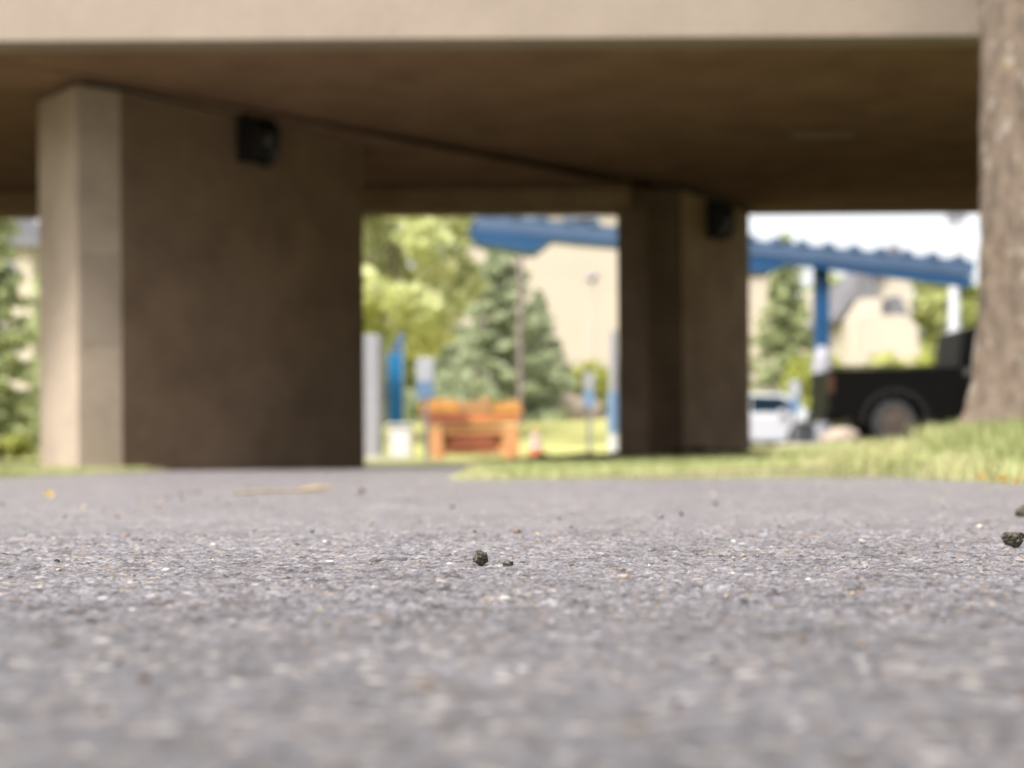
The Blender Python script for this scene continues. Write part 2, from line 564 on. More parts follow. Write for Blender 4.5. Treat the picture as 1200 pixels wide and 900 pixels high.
# ------------------------------------------------------------------ asphalt: real aggregate relief near the camera
def aggregate(x, y, cell, seed):
    """nearest stone of a jittered grid: returns distance ratio, id hash"""
    gx = x / cell; gy = y / cell
    i0 = np.floor(gx).astype(np.int64); j0 = np.floor(gy).astype(np.int64)
    best = np.full(x.shape, 9.0); hid = np.zeros(x.shape); hid2 = np.zeros(x.shape)
    for di in (-1, 0, 1):
        for dj in (-1, 0, 1):
            i = i0 + di; j = j0 + dj
            cx = i + 0.15 + 0.7 * hash2(i, j, seed); cy = j + 0.15 + 0.7 * hash2(i, j, seed + 1)
            d = np.hypot(gx - cx, gy - cy)
            k = d < best
            best = np.where(k, d, best)
            hid = np.where(k, hash2(i, j, seed + 2), hid)
            hid2 = np.where(k, hash2(i, j, seed + 3), hid2)
    return best, hid, hid2


def build_asphalt():
    xs = graded(-14, 2.8, -0.60, 0.60, 0.0019, 1.06, 0.6)
    ys = graded(-3, 23.2, 1.05, 1.95, 0.0022, 1.03, 0.6)
    Xg, Yg = np.meshgrid(xs, ys)
    sx = np.gradient(xs)[None, :] * np.ones_like(Xg); sy = np.gradient(ys)[:, None] * np.ones_like(Xg)
    d1, a1, b1 = aggregate(Xg, Yg, 0.0032, 21)
    d2, a2, b2 = aggregate(Xg, Yg, 0.0078, 51)
    big = (a2 > 0.60)                                   # some cells carry one large stone
    r2 = 0.34 + 0.22 * b2
    dome2 = np.clip(1 - (d2 / r2) ** 2, 0, 1) * big
    r1 = 0.42 + 0.2 * b1
    dome1 = np.clip(1 - (d1 / r1) ** 2, 0, 1) * (a1 > 0.12)
    # relief fades where the grid is too coarse to carry it
    f = np.clip(1.5 - np.maximum(sx, sy) / 0.008, 0, 1)
    f2 = np.clip(1.5 - np.maximum(sx, sy) / 0.016, 0, 1)
    z = -0.0014 + f * np.sqrt(dome1) * (0.0004 + 0.0011 * b1) + f2 * np.sqrt(dome2) * (0.0005 + 0.0010 * b2)
    pit = np.clip((vnoise(Xg, Yg, 62, 5) - 0.66) * 4, 0, 1)
    z -= f2 * pit * 0.0022
    z += (vnoise(Xg, Yg, 7, 6) - 0.5) * 0.0034 + (vnoise(Xg, Yg, 1.1, 7) - 0.5) * 0.004
    # stone colours
    base = np.array([0.150, 0.143, 0.145])
    def stonecol(h):
        c = np.zeros(h.shape + (3,))
        pal = [(0.00, (0.075, 0.070, 0.072)), (0.17, (0.145, 0.138, 0.144)), (0.46, (0.195, 0.187, 0.195)), (0.72, (0.26, 0.25, 0.254)),
               (0.86, (0.20, 0.15, 0.11)), (0.91, (0.31, 0.255, 0.19)), (0.937, (0.33, 0.315, 0.305)), (0.95, (0.05, 0.045, 0.042)), (0.992, (0.52, 0.49, 0.44)), (1.01, None)]
        for (lo, col), (hi, _) in zip(pal[:-1], pal[1:]):
            c[(h >= lo) & (h < hi)] = col
        return c
    c1 = stonecol(hash2((a1 * 1e6).astype(np.int64), (b1 * 1e6).astype(np.int64), 9))
    c2 = stonecol(hash2((a2 * 1e6).astype(np.int64), (b2 * 1e6).astype(np.int64), 10))
    binder = np.array([0.105, 0.098, 0.100])
    k1 = np.clip(dome1 * 3, 0, 1)[..., None]; k2 = np.clip(dome2 * 4, 0, 1)[..., None]
    c = binder * (1 - k1) + c1 * k1
    c = c * (1 - k2) + c2 * k2
    c = c * (1 - pit[..., None] * np.array([0.5, 0.56, 0.6]))
    fine_c = np.clip(1.8 - np.maximum(sx, sy) / 0.006, 0, 1)[..., None]
    mean = np.array([0.165, 0.156, 0.158])
    V = np.stack([Xg.ravel(), Yg.ravel(), z.ravel()], 1)
    nx, ny = len(xs), len(ys)
    a = (np.arange(ny - 1)[:, None] * nx + np.arange(nx - 1)[None, :]).ravel()
    me = from_arrays('asphalt_path', V, np.stack([a, a + 1, a + 1 + nx, a + nx], 1), 4)
    at = me.color_attributes.new('stone', 'FLOAT_COLOR', 'POINT')
    at.data.foreach_set('color', np.concatenate([c.reshape(-1, 3), fine_c.reshape(-1, 1)], 1).astype(np.float32).ravel())
    print('asphalt quads', len(a))
    return me


o = link('asphalt_path', build_asphalt(), M['asphalt'], smooth=True)
tag(o, 'worn grey asphalt path with exposed stone grains', kind='structure')

# loose grit: pale and dark grains nobody could count
def build_grit():
    ico = bmesh.new(); bmesh.ops.create_icosphere(ico, subdivisions=1, radius=1.0)
    bv = np.array([v.co[:] for v in ico.verts]); ico.verts.index_update()
    bf = np.array([[v.index for v in f_.verts] for f_ in ico.faces]); ico.free()
    n = 1300
    y = 0.42 + (rng.random(n) ** 1.3) * 5.4
    x = (rng.random(n) - 0.5) * (0.5 + 0.85 * y)
    s = 0.0007 + 0.0014 * rng.random(n) ** 2.5
    y2 = 1.9 + rng.random(420) * 6.5; x2 = (rng.random(420) - 0.5) * 0.8 * y2; s2 = 0.0012 + 0.0035 * rng.random(420) ** 2
    x, y, s = np.concatenate([x, x2]), np.concatenate([y, y2]), np.concatenate([s, s2])
    keep = (x < 1.5) & ((y < 6.4) | (x < -0.4)); x, y, s = x[keep], y[keep], s[keep]; n = len(x)
    sc = np.stack([s * (0.9 + 0.8 * rng.random(n)), s * (0.9 + 0.8 * rng.random(n)), s * (0.5 + 0.5 * rng.random(n))], 1)
    jit = 1 + (rng.random((n, len(bv), 1)) - 0.5) * 0.5
    V = bv[None] * jit * sc[:, None, :] + np.stack([x, y, sc[:, 2] * 0.5 + 0.0002], 1)[:, None, :]
    Fc = bf[None] + (np.arange(n) * len(bv))[:, None, None]
    me = from_arrays('loose_grit', V.reshape(-1, 3), Fc.reshape(-1, 3), 3)
    pal = np.array([(0.50, 0.46, 0.40), (0.42, 0.33, 0.22), (0.04, 0.035, 0.03), (0.16, 0.10, 0.06), (0.62, 0.60, 0.57), (0.2, 0.19, 0.185)])
    c = pal[rng.choice(6, n, p=[0.06, 0.15, 0.26, 0.22, 0.01, 0.30])]
    c = np.repeat(c, len(bv), 0)
    at = me.color_attributes.new('stone', 'FLOAT_COLOR', 'POINT')
    at.data.foreach_set('color', np.concatenate([c, np.ones((len(c), 1))], 1).astype(np.float32).ravel())
    return me


o = link('loose_grit', build_grit(), M['asphalt'])
tag(o, 'fine loose grit scattered over the asphalt', 'grit', kind='stuff')

# parking lot beyond, walkway on the left
o = MB().box(4.6, 60, 25.5, 56, 0.05, 0.262).build('parking_lot', M['lot']); tag(o, 'dark asphalt parking lot beyond the lawn', kind='structure')
o = MB().box(-40, -3.2, 17.2, 19.8, -0.05, 0.068).build('walkway', M['walk']); tag(o, 'pale walkway left of the bridge pier', kind='structure')
kr = empty('kerb', (0, 0, 0)); tag(kr, 'low concrete kerb along the parking lot edge', kind='structure')
for i in range(12):
    MB().box(4.4 + i * 1.5, 5.89 + i * 1.5, 25.28, 25.48, 0.02, 0.285).bevel(0.02).build('kerb_stone', M['kerb'], kr)

# ------------------------------------------------------------------ bridge
H = 3.09                     # soffit level
YN, YF = 10.95, 18.75        # near and far edge of the deck
br = empty('bridge_deck', (0, 0.5 * (YN + YF), H))
tag(br, 'wide beige concrete bridge deck spanning overhead with pale edge beam', 'bridge')
br_inv = Matrix.Translation((0, -0.5 * (YN + YF), -H))


def bpart(mb, name, mat, smooth=False):
    mb.bm.transform(br_inv)
    return mb.build(name, mat, br, smooth)


LX = 24.0
# pier line on the soffit: the slab is creased along it
PA, PB = (-3.10, 12.27), (2.85, 18.60)
ux, uy = PB[0] - PA[0], PB[1] - PA[1]
L_ = math.hypot(ux, uy); ux /= L_; uy /= L_
mb = MB(); bm = mb.bm
def v(x, y, z): return bm.verts.new((x, y, z))
xa = PA[0] + (YN + 0.30 - PA[1]) * ux / uy            # crease meets near beam
a0 = v(-LX, YN + 0.30, H); a1 = v(xa, YN + 0.30, H); a2 = v(LX, YN + 0.30, H); a3 = v(LX, YF - 0.02, H); a4 = v(PB[0] + (YF - 0.02 - PB[1]) * ux / uy, YF - 0.02, H)
bm.faces.new((a0, a1, a4, v(-LX, YF - 0.02, H - 0.0))[:3] + (v(-LX, YF - 0.02, H - 0.0),)) if False else None
bm.faces.new((a1, a2, a3, a4))
b1 = v(-LX, YF - 2.15, H - 0.10); b2 = v(a4.co.x - 1.55, YF - 2.15, H - 0.10); b3 = v(a4.co.x, YF - 0.02, H - 0.03); b4 = v(-LX, YF - 0.02, H - 0.03)
bm.faces.new((a0, a1, b2, b1)); bm.faces.new((a1, a4, b3, b2)); bm.faces.new((b1, b2, b3, b4))
t = [v(-LX, YN + 0.30, H + 0.9), v(LX, YN + 0.30, H + 0.9), v(LX, YF - 0.02, H + 0.9), v(-LX, YF - 0.02, H + 0.9)]
bm.faces.new(t)
bm.faces.new((a3, a4, b3, b4, t[3], t[2])) if False else bm.faces.new((t[2], t[3], b4, b3, a4, a3))
bm.faces.new((t[0], t[1], a2, a1, a0))
bm.faces.new((t[1], t[2], a3, a2)); bm.faces.new((t[3], t[0], a0, b1, b4))
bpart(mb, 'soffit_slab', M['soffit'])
mb = MB()
mb.slab([(-LX, H - 0.012), (LX, H - 0.012), (LX, H + 1.25), (-LX, H + 1.25)], YN, YN + 0.28).bevel(0.012)
bpart(mb, 'edge_beam', M['conc_edge'])
mb = MB(); mb.slab([(-LX, H - 0.02), (LX, H - 0.02), (LX, H + 1.25), (-LX, H + 1.25)], YF, YF + 0.28).bevel(0.012)
bpart(mb, 'edge_beam', M['conc_edge'])
mb = MB(); mb.box(-LX, LX, YN + 0.3, YF - 0.02, H + 0.91, H + 0.97); bpart(mb, 'road_surface', M['lot'])
mb = MB(); mb.tube([(-LX, YN + 0.14, H + 1.5), (LX, YN + 0.14, H + 1.5)], 0.03, 8)
bpart(mb, 'handrail', M['galv'])


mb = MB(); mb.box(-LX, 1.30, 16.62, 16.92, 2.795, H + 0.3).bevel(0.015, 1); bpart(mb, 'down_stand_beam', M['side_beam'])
mb = MB(); mb.box(2.62, 3.18, 14.12, 14.26, H - 0.05, H - 0.002).bevel(0.01, 1); bpart(mb, 'soffit_fitting', M['fitting'])


def pier(label, plan, z0, ztop, rough, mat='conc', mat2='conc_side'):
    cx = sum(p[0] for p in plan) / len(plan); cy = sum(p[1] for p in plan) / len(plan)
    e = empty('bridge_pier', (cx, cy, z0)); tag(e, label, 'bridge pier', 'concrete bridge piers')
    pl = [(p[0] - cx, p[1] - cy) for p in plan]
    MB().prism(pl, -0.3, ztop - 0.055 - z0).bevel(0.018, 2, 20).build('shaft', M[mat], e)
    sh = e.children[0]; sh.data.materials.append(M[mat2])          # rough brown finish on the nearer pier, painted-in light on the farther
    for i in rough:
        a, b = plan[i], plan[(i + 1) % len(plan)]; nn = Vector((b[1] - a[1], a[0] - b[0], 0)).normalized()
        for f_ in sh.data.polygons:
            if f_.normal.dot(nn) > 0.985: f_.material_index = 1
    MB().prism([(p[0] * 0.93, p[1] * 0.93) for p in pl], ztop - 0.055 - z0, ztop + 0.12 - z0).build('bearing_pad', M['rubber'], e)
    return e, (cx, cy)


P2 = (-3.10, 12.22); P3 = (-1.385, 14.45)
uxx, uyy = P3[0] - P2[0], P3[1] - P2[1]; l1 = math.hypot(uxx, uyy); uxx /= l1; uyy /= l1
P0 = (X(46.5, 12.55), 12.55); P1 = (X(91.0, 12.02), 12.02)
n_ = (-uyy, uxx)
P5 = (P0[0] + uxx * 2.3, P0[1] + uyy * 2.3)
plan1 = [P0, P1, P2, P3, (P3[0] - 0.10, P3[1] + 0.55), P5]
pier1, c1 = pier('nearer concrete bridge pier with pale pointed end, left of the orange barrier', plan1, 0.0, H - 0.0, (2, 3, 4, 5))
# thin darker patch on the second facet
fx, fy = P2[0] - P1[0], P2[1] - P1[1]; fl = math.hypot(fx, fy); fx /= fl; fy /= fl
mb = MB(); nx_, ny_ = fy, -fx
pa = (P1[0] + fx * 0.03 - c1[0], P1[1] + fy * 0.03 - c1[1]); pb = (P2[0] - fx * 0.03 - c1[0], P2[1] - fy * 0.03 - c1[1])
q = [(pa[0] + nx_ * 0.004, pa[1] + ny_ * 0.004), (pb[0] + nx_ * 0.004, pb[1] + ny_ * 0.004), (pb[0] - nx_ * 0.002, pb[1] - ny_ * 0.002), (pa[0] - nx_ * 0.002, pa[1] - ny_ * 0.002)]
mb.prism(q, 1.0, 1.72); o = mb.build('facet_patch', M['patch'], pier1); o['label'] = 'slightly darker patch on the second facet'

Q2 = (X(801, 16.95), 16.95); Q3 = (X(880, 18.55), 18.55)
Q0 = (X(724.5, 17.35), 17.35); Q1 = (X(760, 16.85), 16.85)
plan2 = [Q0, Q1, Q2, Q3, (Q3[0] - 0.35, Q3[1] + 0.1), (Q0[0] + 0.65, Q0[1] + 1.25)]
pier2, c2 = pier('farther dark concrete bridge pier standing at the edge of the lawn', plan2, 0.05, H - 0.0, (2,), 'conc_pier_shaded', 'conc_pier_lit')  # right face painted lighter as if lit, the rest darker


def wall_light(a, b, frac, z, label, s=1.0):
    """black wall-pack lamp on the face from plan point a to b"""
    dx, dy = b[0] - a[0], b[1] - a[1]; l = math.hypot(dx, dy)
    p = (a[0] + dx * frac, a[1] + dy * frac)
    e = empty('wall_light', (p[0], p[1], z), math.atan2(dy, dx)); tag(e, label, 'wall light', 'black lamps on the bridge piers')
    MB().box(-0.15 * s, 0.15 * s, -0.03, 0.004, -0.19 * s, 0.19 * s).bevel(0.01).build('back_plate', M['black'], e)
    MB().bm
    m2 = MB()
    pr = [(-0.03, -0.17), (-0.03, 0.17), (-0.11, 0.165), (-0.19, 0.08), (-0.19, -0.06), (-0.13, -0.17)]
    va = [m2.bm.verts.new((-0.14 * s, p_[0] * s, p_[1] * s)) for p_ in pr]; vb = [m2.bm.verts.new((0.14 * s, p_[0] * s, p_[1] * s)) for p_ in pr]
    m2.bm.faces.new(va); m2.bm.faces.new(vb[::-1])
    for i in range(len(pr)): m2.bm.faces.new((va[i], va[(i + 1) % len(pr)], vb[(i + 1) % len(pr)], vb[i]))
    m2.bevel(0.04, 3).build('housing', M['black'], e)
    MB().lathe([(0.045 * s, -0.215 * s), (0.055 * s, -0.195 * s), (0.055 * s, -0.15 * s)][::-1], (0.04 * s, 0, -0.01 * s), 16, 'Y').build('lens', M['lens'], e, True)
    return e


wall_light(P2, P3, 0.49, Z(163, 13.3), 'black wall lamp high on the nearer bridge pier')
wall_light(Q2, Q3, 0.42, Z(262, 17.7), 'black wall lamp high on the farther bridge pier')


# strip of dark bare soil at the foot of the farther pier
def soil_bed():
    n, m = 90, 9; V = []
    for i in range(n):
        t = i / (n - 1); cx = X(600, 17.6) * (1 - t) + X(882, 16.45) * t; cy = 17.6 * (1 - t) + 16.45 * t
        for j in range(m):
            u = j / (m - 1) * 2 - 1; x, y = cx + u * 0.03, cy + u * 0.26
            h = 0.085 * max(0, 1 - u * u) * (0.55 + 0.7 * float(vnoise(x, y, 6, 71))) * min(1, t * 9 + 0.05, (1 - t) * 14 + 0.05)
            V.append((x, y, float(terrain(np.array(x), np.array(y))) - 0.01 + h))
    Fc = [(i * m + j, (i + 1) * m + j, (i + 1) * m + j + 1, i * m + j + 1) for i in range(n - 1) for j in range(m - 1)]
    o = link('soil_bed', from_arrays('soil_bed', V, np.array(Fc), 4), M['soil'], None, True)
    tag(o, 'strip of dark bare soil at the foot of the farther pier', kind='structure')


soil_bed()


# ------------------------------------------------------------------ foliage tools
def leaf_cloud(name, pts, size, mat, parent=None, nrm=None, tint=None, aspect=1.6, flat=0.0):
    n = len(pts)
    a = rng.normal(size=(n, 3)); a /= np.linalg.norm(a, axis=1)[:, None]
    if flat: a[:, 2] *= (1 - flat); a /= np.linalg.norm(a, axis=1)[:, None]
    r = rng.normal(size=(n, 3)); b = np.cross(a, r); b /= np.linalg.norm(b, axis=1)[:, None]
    s = size * (0.6 + 0.8 * rng.random(n))[:, None]
    V = np.stack([pts - a * s * aspect * 0.5, pts + b * s * 0.5, pts + a * s * aspect * 0.5, pts - b * s * 0.5], 1)
    Fc = np.arange(n * 4).reshape(n, 4)
    me = from_arrays(name, V.reshape(-1, 3), Fc, 4)
    t = rng.random(n) if tint is None else tint
    at = me.attributes.new('tint', 'FLOAT', 'POINT'); at.data.foreach_set('value', np.repeat(t, 4).astype(np.float32))
    return link(name, me, mat, parent)


def crown_points(n, blobs, shell=0.55):
    bl = np.array(blobs, dtype=float)
    wgt = bl[:, 3] ** 2; wgt /= wgt.sum()
    k = rng.choice(len(bl), n, p=wgt)
    d = rng.normal(size=(n, 3)); d /= np.linalg.norm(d, axis=1)[:, None]
    r = (shell + (1 - shell) * rng.random(n)) ** 1.0 * bl[k, 3]
    p = bl[k, :3] + d * r[:, None] * np.array([1, 1, 0.8])
    return p, np.clip(0.5 + (hash2(k, k * 7 + 3, 4) - 0.5) * 0.5 + (rng.random(n) - 0.5) * 0.55, 0, 1)


def broadleaf(name, label, x, y, z0, height, crown_r, n, leaf, mat, seed, crown_low=0.3, group=None, trunk_r=None, cat='tree', nb=26):
    rs = random.Random(seed)
    e = empty(name, (x, y, z0)); tag(e, label, cat, group)
    tr = trunk_r or height * 0.018
    mb = MB()
    zc = height * (crown_low + (1 - crown_low) * 0.5)
    mb.tube([(0, 0, -0.2), (0.02, 0, height * 0.2), (0.05, 0.03, height * 0.45), (0.0, 0.05, height * 0.8)], [tr * 1.4, tr, tr * 0.8, tr * 0.25], 10)
    blobs = []
    for i in range(nb):
        th = rs.uniform(0, 2 * math.pi); u = rs.uniform(-1, 1); rr = crown_r * rs.uniform(0.35, 0.85) * math.sqrt(max(0.05, 1 - u * u * 0.8))
        p = (rr * math.cos(th), rr * math.sin(th), zc + u * (height * (1 - crown_low)) * 0.42)
        blobs.append((*p, crown_r * rs.uniform(0.24, 0.42) * (26 / nb) ** 0.4))
        if i < 12:
            zs = height * rs.uniform(0.2, 0.6)
            mb.tube([(0, 0, zs), (p[0] * 0.5, p[1] * 0.5, (zs + p[2]) * 0.52), p], [tr * 0.45, tr * 0.3, tr * 0.1], 6)
    mb.build('trunk', M['bark2'], e, True)
    pts, tint = crown_points(n, blobs, 0.6)
    leaf_cloud('crown', pts, leaf, mat, e, tint=tint)
    return e


def conifer(name, label, x, y, z0, height, rad, mat, seed, group=None, n=9000, needle=0.09, low=0.04):
    rs = np.random.default_rng(seed)
    e = empty(name, (x, y, z0)); tag(e, label, 'tree', group)
    MB().tube([(0, 0, -0.2), (0, 0, height * 0.5), (0, 0, height * 0.98)], [height * 0.018, height * 0.011, 0.015], 10).build('trunk', M['bark2'], e, True)
    nb = int(34 + height * 9)
    P = []; T = []
    per = n // nb
    for i in range(nb):
        f = (i + rs.random()) / nb
        z = height * (low + (1 - low) * f)
        L = rad * (1 - f) ** 0.85 * (0.72 + 0.45 * rs.random()) + 0.08
        th = i * 2.399 + rs.normal() * 0.25
        k = max(10, int(per * (0.25 + 1.5 * (1 - f))))
        s = rs.random(k) ** 0.6
        droop = -0.30 * L * s + 0.16 * L * s ** 3
        side = rs.normal(size=k) * 0.16 * L * (1.15 - s) + rs.normal(size=k) * 0.05
        px = math.cos(th) * s * L - math.sin(th) * side; py = math.sin(th) * s * L + math.cos(th) * side
        pz = z + droop + rs.normal(size=k) * 0.05 - np.abs(side) * 0.25
        P.append(np.stack([px, py, pz], 1)); T.append(np.clip(0.25 + 0.45 * s + rs.normal(size=k) * 0.15, 0, 1))
    leaf_cloud('crown', np.concatenate(P), needle, mat, e, tint=np.concatenate(T), aspect=2.2)
    return e


def bush(name, label, x, y, z0, wx, wy, h, n, leaf, mat, seed, cat='bush', group=None):
    rs = random.Random(seed)
    e = empty(name, (x, y, z0)); tag(e, label, cat, group)
    mb = MB(); blobs = []
    m = max(6, int(wx * 4))
    for i in range(m):
        p = (rs.uniform(-wx, wx) * 0.5, rs.uniform(-wy, wy) * 0.5, h * rs.uniform(0.3, 0.75))
        blobs.append((*p, h * rs.uniform(0.22, 0.4)))
        if i < 10: mb.tube([(p[0] * 0.6, p[1] * 0.6, -0.1), (p[0] * 0.8, p[1] * 0.8, p[2] * 0.5), p], [0.03, 0.02, 0.008], 6)
    mb.build('stems', M['bark2'], e)
    pts, tint = crown_points(n, blobs, 0.3)
    pts[:, 2] = np.maximum(pts[:, 2], 0.02)
    leaf_cloud('foliage', pts, leaf, mat, e, tint=tint)
    return e


# ------------------------------------------------------------------ tree on the right
def near_tree():
    D = 7.6; cx, cy = X(1147, D) + 0.328, D
    z0 = float(terrain(np.array(cx), np.array(cy)))
    e = empty('roadside_tree', (cx, cy, z0)); tag(e, 'thick tree trunk with lichen-spotted bark on the grass at right', 'tree')
    seg, rows = 96, 150
    zs = np.concatenate([np.linspace(-0.25, 1.0, 70), np.linspace(1.0, 4.6, rows - 70 + 1)[1:]])
    V = []
    for z in zs:
        flare = 0.125 * math.exp(-max(z, -0.1) / 0.22) + 0.045 * math.exp(-max(z, 0) / 0.9)
        r0 = 0.285 + flare - 0.012 * max(z, 0)
        lean = -0.012 * z
        for k in range(seg):
            a = 2 * math.pi * k / seg
            root = 1 + 0.30 * math.exp(-max(z, -0.1) / 0.25) * math.sin(a * 4 + 1.0) * 0.5
            nv = mnoise.noise(Vector((math.cos(a) * 5.5, math.sin(a) * 5.5, z * 2.2)))
            nf = mnoise.noise(Vector((math.cos(a) * 15, math.sin(a) * 15, z * 6.0 + 4)))
            rr = r0 * root + 0.012 * nv - 0.016 * (1 - abs(nf)) ** 3 + 0.008
            V.append((rr * math.cos(a) + lean, rr * math.sin(a), z))
    n = len(zs)
    Fc = [(i * seg + k, i * seg + (k + 1) % seg, (i + 1) * seg + (k + 1) % seg, (i + 1) * seg + k) for i in range(n - 1) for k in range(seg)]
    link('trunk', from_arrays('trunk', V, np.array(Fc), 4), M['bark'], e, True)
    rs = random.Random(3); blobs = []; mb = MB()
    for i in range(16):
        th = rs.uniform(0, 6.28); L = rs.uniform(1.4, 3.4)
        p = (0.5 + L * math.cos(th), L * math.sin(th), 6.2 + rs.uniform(-0.9, 3.4))
        mb.tube([(-0.05, 0, 4.3), (p[0] * 0.4, p[1] * 0.4, 5.0 + 0.3 * rs.random()), p], [0.13, 0.08, 0.02], 8)
        for j in range(2): blobs.append((p[0] + rs.uniform(-.7, .7), p[1] + rs.uniform(-.7, .7), p[2] + rs.uniform(-.4, .5), rs.uniform(0.7, 1.25)))
    mb.build('limbs', M['bark'], e, True)
    pts, tint = crown_points(9000, blobs, 0.2)
    leaf_cloud('crown', pts, 0.12, M['leaf_near'], e, tint=tint)


near_tree()


# ------------------------------------------------------------------ grass
def build_grass():
    pts = []
    def scatter(n, x0, x1, y0, y1, hh):
        x = x0 + (x1 - x0) * rng.random(n); y = y0 + (y1 - y0) * rng.random(n)
        m = lawn_mask(x, y) > 0.35
        m &= np.hypot(x - 2.6, y - 7.6) > 0.30
        patch = vnoise(x, y, 1.7, 12)
        m &= rng.random(n) < (0.35 + patch)
        pts.append(np.stack([x, y, hh * (0.55 + 0.9 * patch) * (0.6 + 0.7 * rng.random(n))], 1)[m])
    scatter(42000, 1.4, 4.2, 4.0, 8.6, 0.075)
    scatter(16000, 1.5, 4.2, 1.0, 4.0, 0.07)
    scatter(26000, -0.4, 2.2, 6.4, 11.0, 0.034)
    scatter(9000, -0.5, 5.5, 11.0, 16.5, 0.04)
    scatter(16000, 1.9, 3.5, 5.6, 7.4, 0.11)
    scatter(12000, -5.2, -2.6, 8.0, 13.0, 0.035)
    scatter(12000, -8.0, 3.5, 18.8, 30.0, 0.06)
    p = np.concatenate(pts); n = len(p)
    x, y, h = p.T
    z = terrain(x, y) - 0.006
    th = rng.random(n) * 6.283; bend = h * (0.15 + 0.6 * rng.random(n)); wd = 0.0022 + 0.0028 * rng.random(n)
    dx, dy = np.cos(th), np.sin(th); sxx, syy = -dy * wd, dx * wd
    V = np.stack([np.stack([x - sxx, y - syy, z], 1), np.stack([x + sxx, y + syy, z], 1),
                  np.stack([x + sxx * .8 + dx * bend * .3, y + syy * .8 + dy * bend * .3, z + h * .6], 1), np.stack([x - sxx * .8 + dx * bend * .3, y - syy * .8 + dy * bend * .3, z + h * .6], 1),
                  np.stack([x + dx * bend, y + dy * bend, z + h], 1)], 1)
    b = (np.arange(n) * 5)[:, None]
    tri = np.concatenate([b + np.array([[0, 1, 2]]), b + np.array([[0, 2, 3]]), b + np.array([[3, 2, 4]])], 0)
    me = from_arrays('lawn_grass', V.reshape(-1, 3), tri, 3)
    t = np.clip(0.2 + 0.5 * vnoise(x, y, 2.1, 30) + 0.35 * (rng.random(n) - 0.3), 0, 1)
    edge = 1 - sm(lawn_mask(x - 0.12, y - 0.25), 0.2, 1.0)
    t = np.clip(t + 0.3 * edge * (0.4 + 0.8 * rng.random(n)), 0, 1.2)
    at = me.attributes.new('tint', 'FLOAT', 'POINT'); at.data.foreach_set('value', np.repeat(t, 5).astype(np.float32))
    return me


o = link('lawn_grass', build_grass(), M['grass']); tag(o, 'short yellow-green lawn grass beside the asphalt', 'grass', kind='stuff')

# ------------------------------------------------------------------ pebbles on the asphalt
def pebble(name, px, base_py, wmm, hmm, label, mat, seed, angular=0.35, group='loose stones on the asphalt', dmm=None, rz=0.0, top=1.0):
    d = CAM_H * 1800.0 / (base_py - 535.0 + (px - 600) * 0.0)
    x = X(px, d) + (535 - base_py) / 1800.0 * d * math.sin(R(ROLL))
    bm = bmesh.new(); bmesh.ops.create_icosphere(bm, subdivisions=5, radius=1.0)
    rs = random.Random(seed); off = Vector((seed * 3.1, seed * 1.7, seed * 0.9))
    planes = [(Vector((rs.gauss(0, 1), rs.gauss(0, 1), rs.gauss(0, 0.8))).normalized(), rs.uniform(0.62, 0.95)) for _ in range(11)]
    for v_ in bm.verts:
        c = v_.co.copy()
        for nn, k in planes:                       # chop facets
            t_ = c.dot(nn) - k
            if t_ > 0: c -= nn * t_ * 0.9
        c *= 1 + 0.22 * mnoise.noise(c * 1.7 + off) + 0.15 * mnoise.noise(c * 4 + off) + 0.09 * mnoise.noise(c * 9 + off) + 0.05 * mnoise.noise(c * 19 + off)
        if top != 1.0: c.x *= 1 + (top - 1) * min(1, max(0, c.z * 0.5 + 0.55)); c.z = min(c.z, 0.55 + 0.12 * mnoise.noise(c * 3 + off))
        v_.co = c
    xs_ = [v_.co.x for v_ in bm.verts]; ys_ = [v_.co.y for v_ in bm.verts]; zs_ = [v_.co.z for v_ in bm.verts]
    sx = wmm / 1000 / (max(xs_) - min(xs_)); sy = (dmm or wmm * 0.9) / 1000 / (max(ys_) - min(ys_)); sz = hmm / 1000 / (max(zs_) - min(zs_))
    mz = min(zs_)
    for v_ in bm.verts: v_.co = Vector((v_.co.x * sx, v_.co.y * sy, (v_.co.z - mz) * sz))
    me = bpy.data.meshes.new(name); bm.to_mesh(me); bm.free()
    o = link(name, me, mat, smooth=True)
    o.location = (x, d, -0.0012)
    o.rotation_euler = (0, 0, rz)
    tag(o, label, 'pebble', group)
    return o


pebble('pebble', 563.5, 662, 15.0, 15.5, 'rounded dark stone at the centre of the asphalt, in sharp focus', M['pebble'], 1)
pebble('pebble', 595.5, 664, 10.5, 7.5, 'small grey stone just right of the rounded dark stone', M['pebble_grey'], 2)
pebble('pebble', 1188, 646, 27, 18.5, 'angular dark stone at the right edge, lower of two', M['pebble'], 14, dmm=20, top=1.6)
pebble('pebble', 1199, 609, 30, 20, 'dark stone at the right edge behind the larger angular one', M['pebble'], 9)
pebble('pebble', 1057, 653, 10.5, 3.6, 'flat dark chip left of the angular stone', M['pebble_grey'], 5)
pebble('pebble', 556, 624, 7, 5, 'tiny dark stone behind the rounded stone', M['pebble'], 6)
pebble('pebble', 530, 595, 10, 8, 'tiny blurred dark stone towards the barrier', M['pebble'], 7)
pebble('pebble', 424, 577, 16, 16, 'blurred dark stone beside the pale twig', M['pebble'], 8)
pebble('pebble', 67, 655, 5.5, 4, 'tiny dark stone alone on the left side of the asphalt', M['pebble'], 10)
pebble('pebble', 700, 735, 4.6, 2.6, 'small blurred dark chip in the near foreground', M['pebble_grey'], 11)


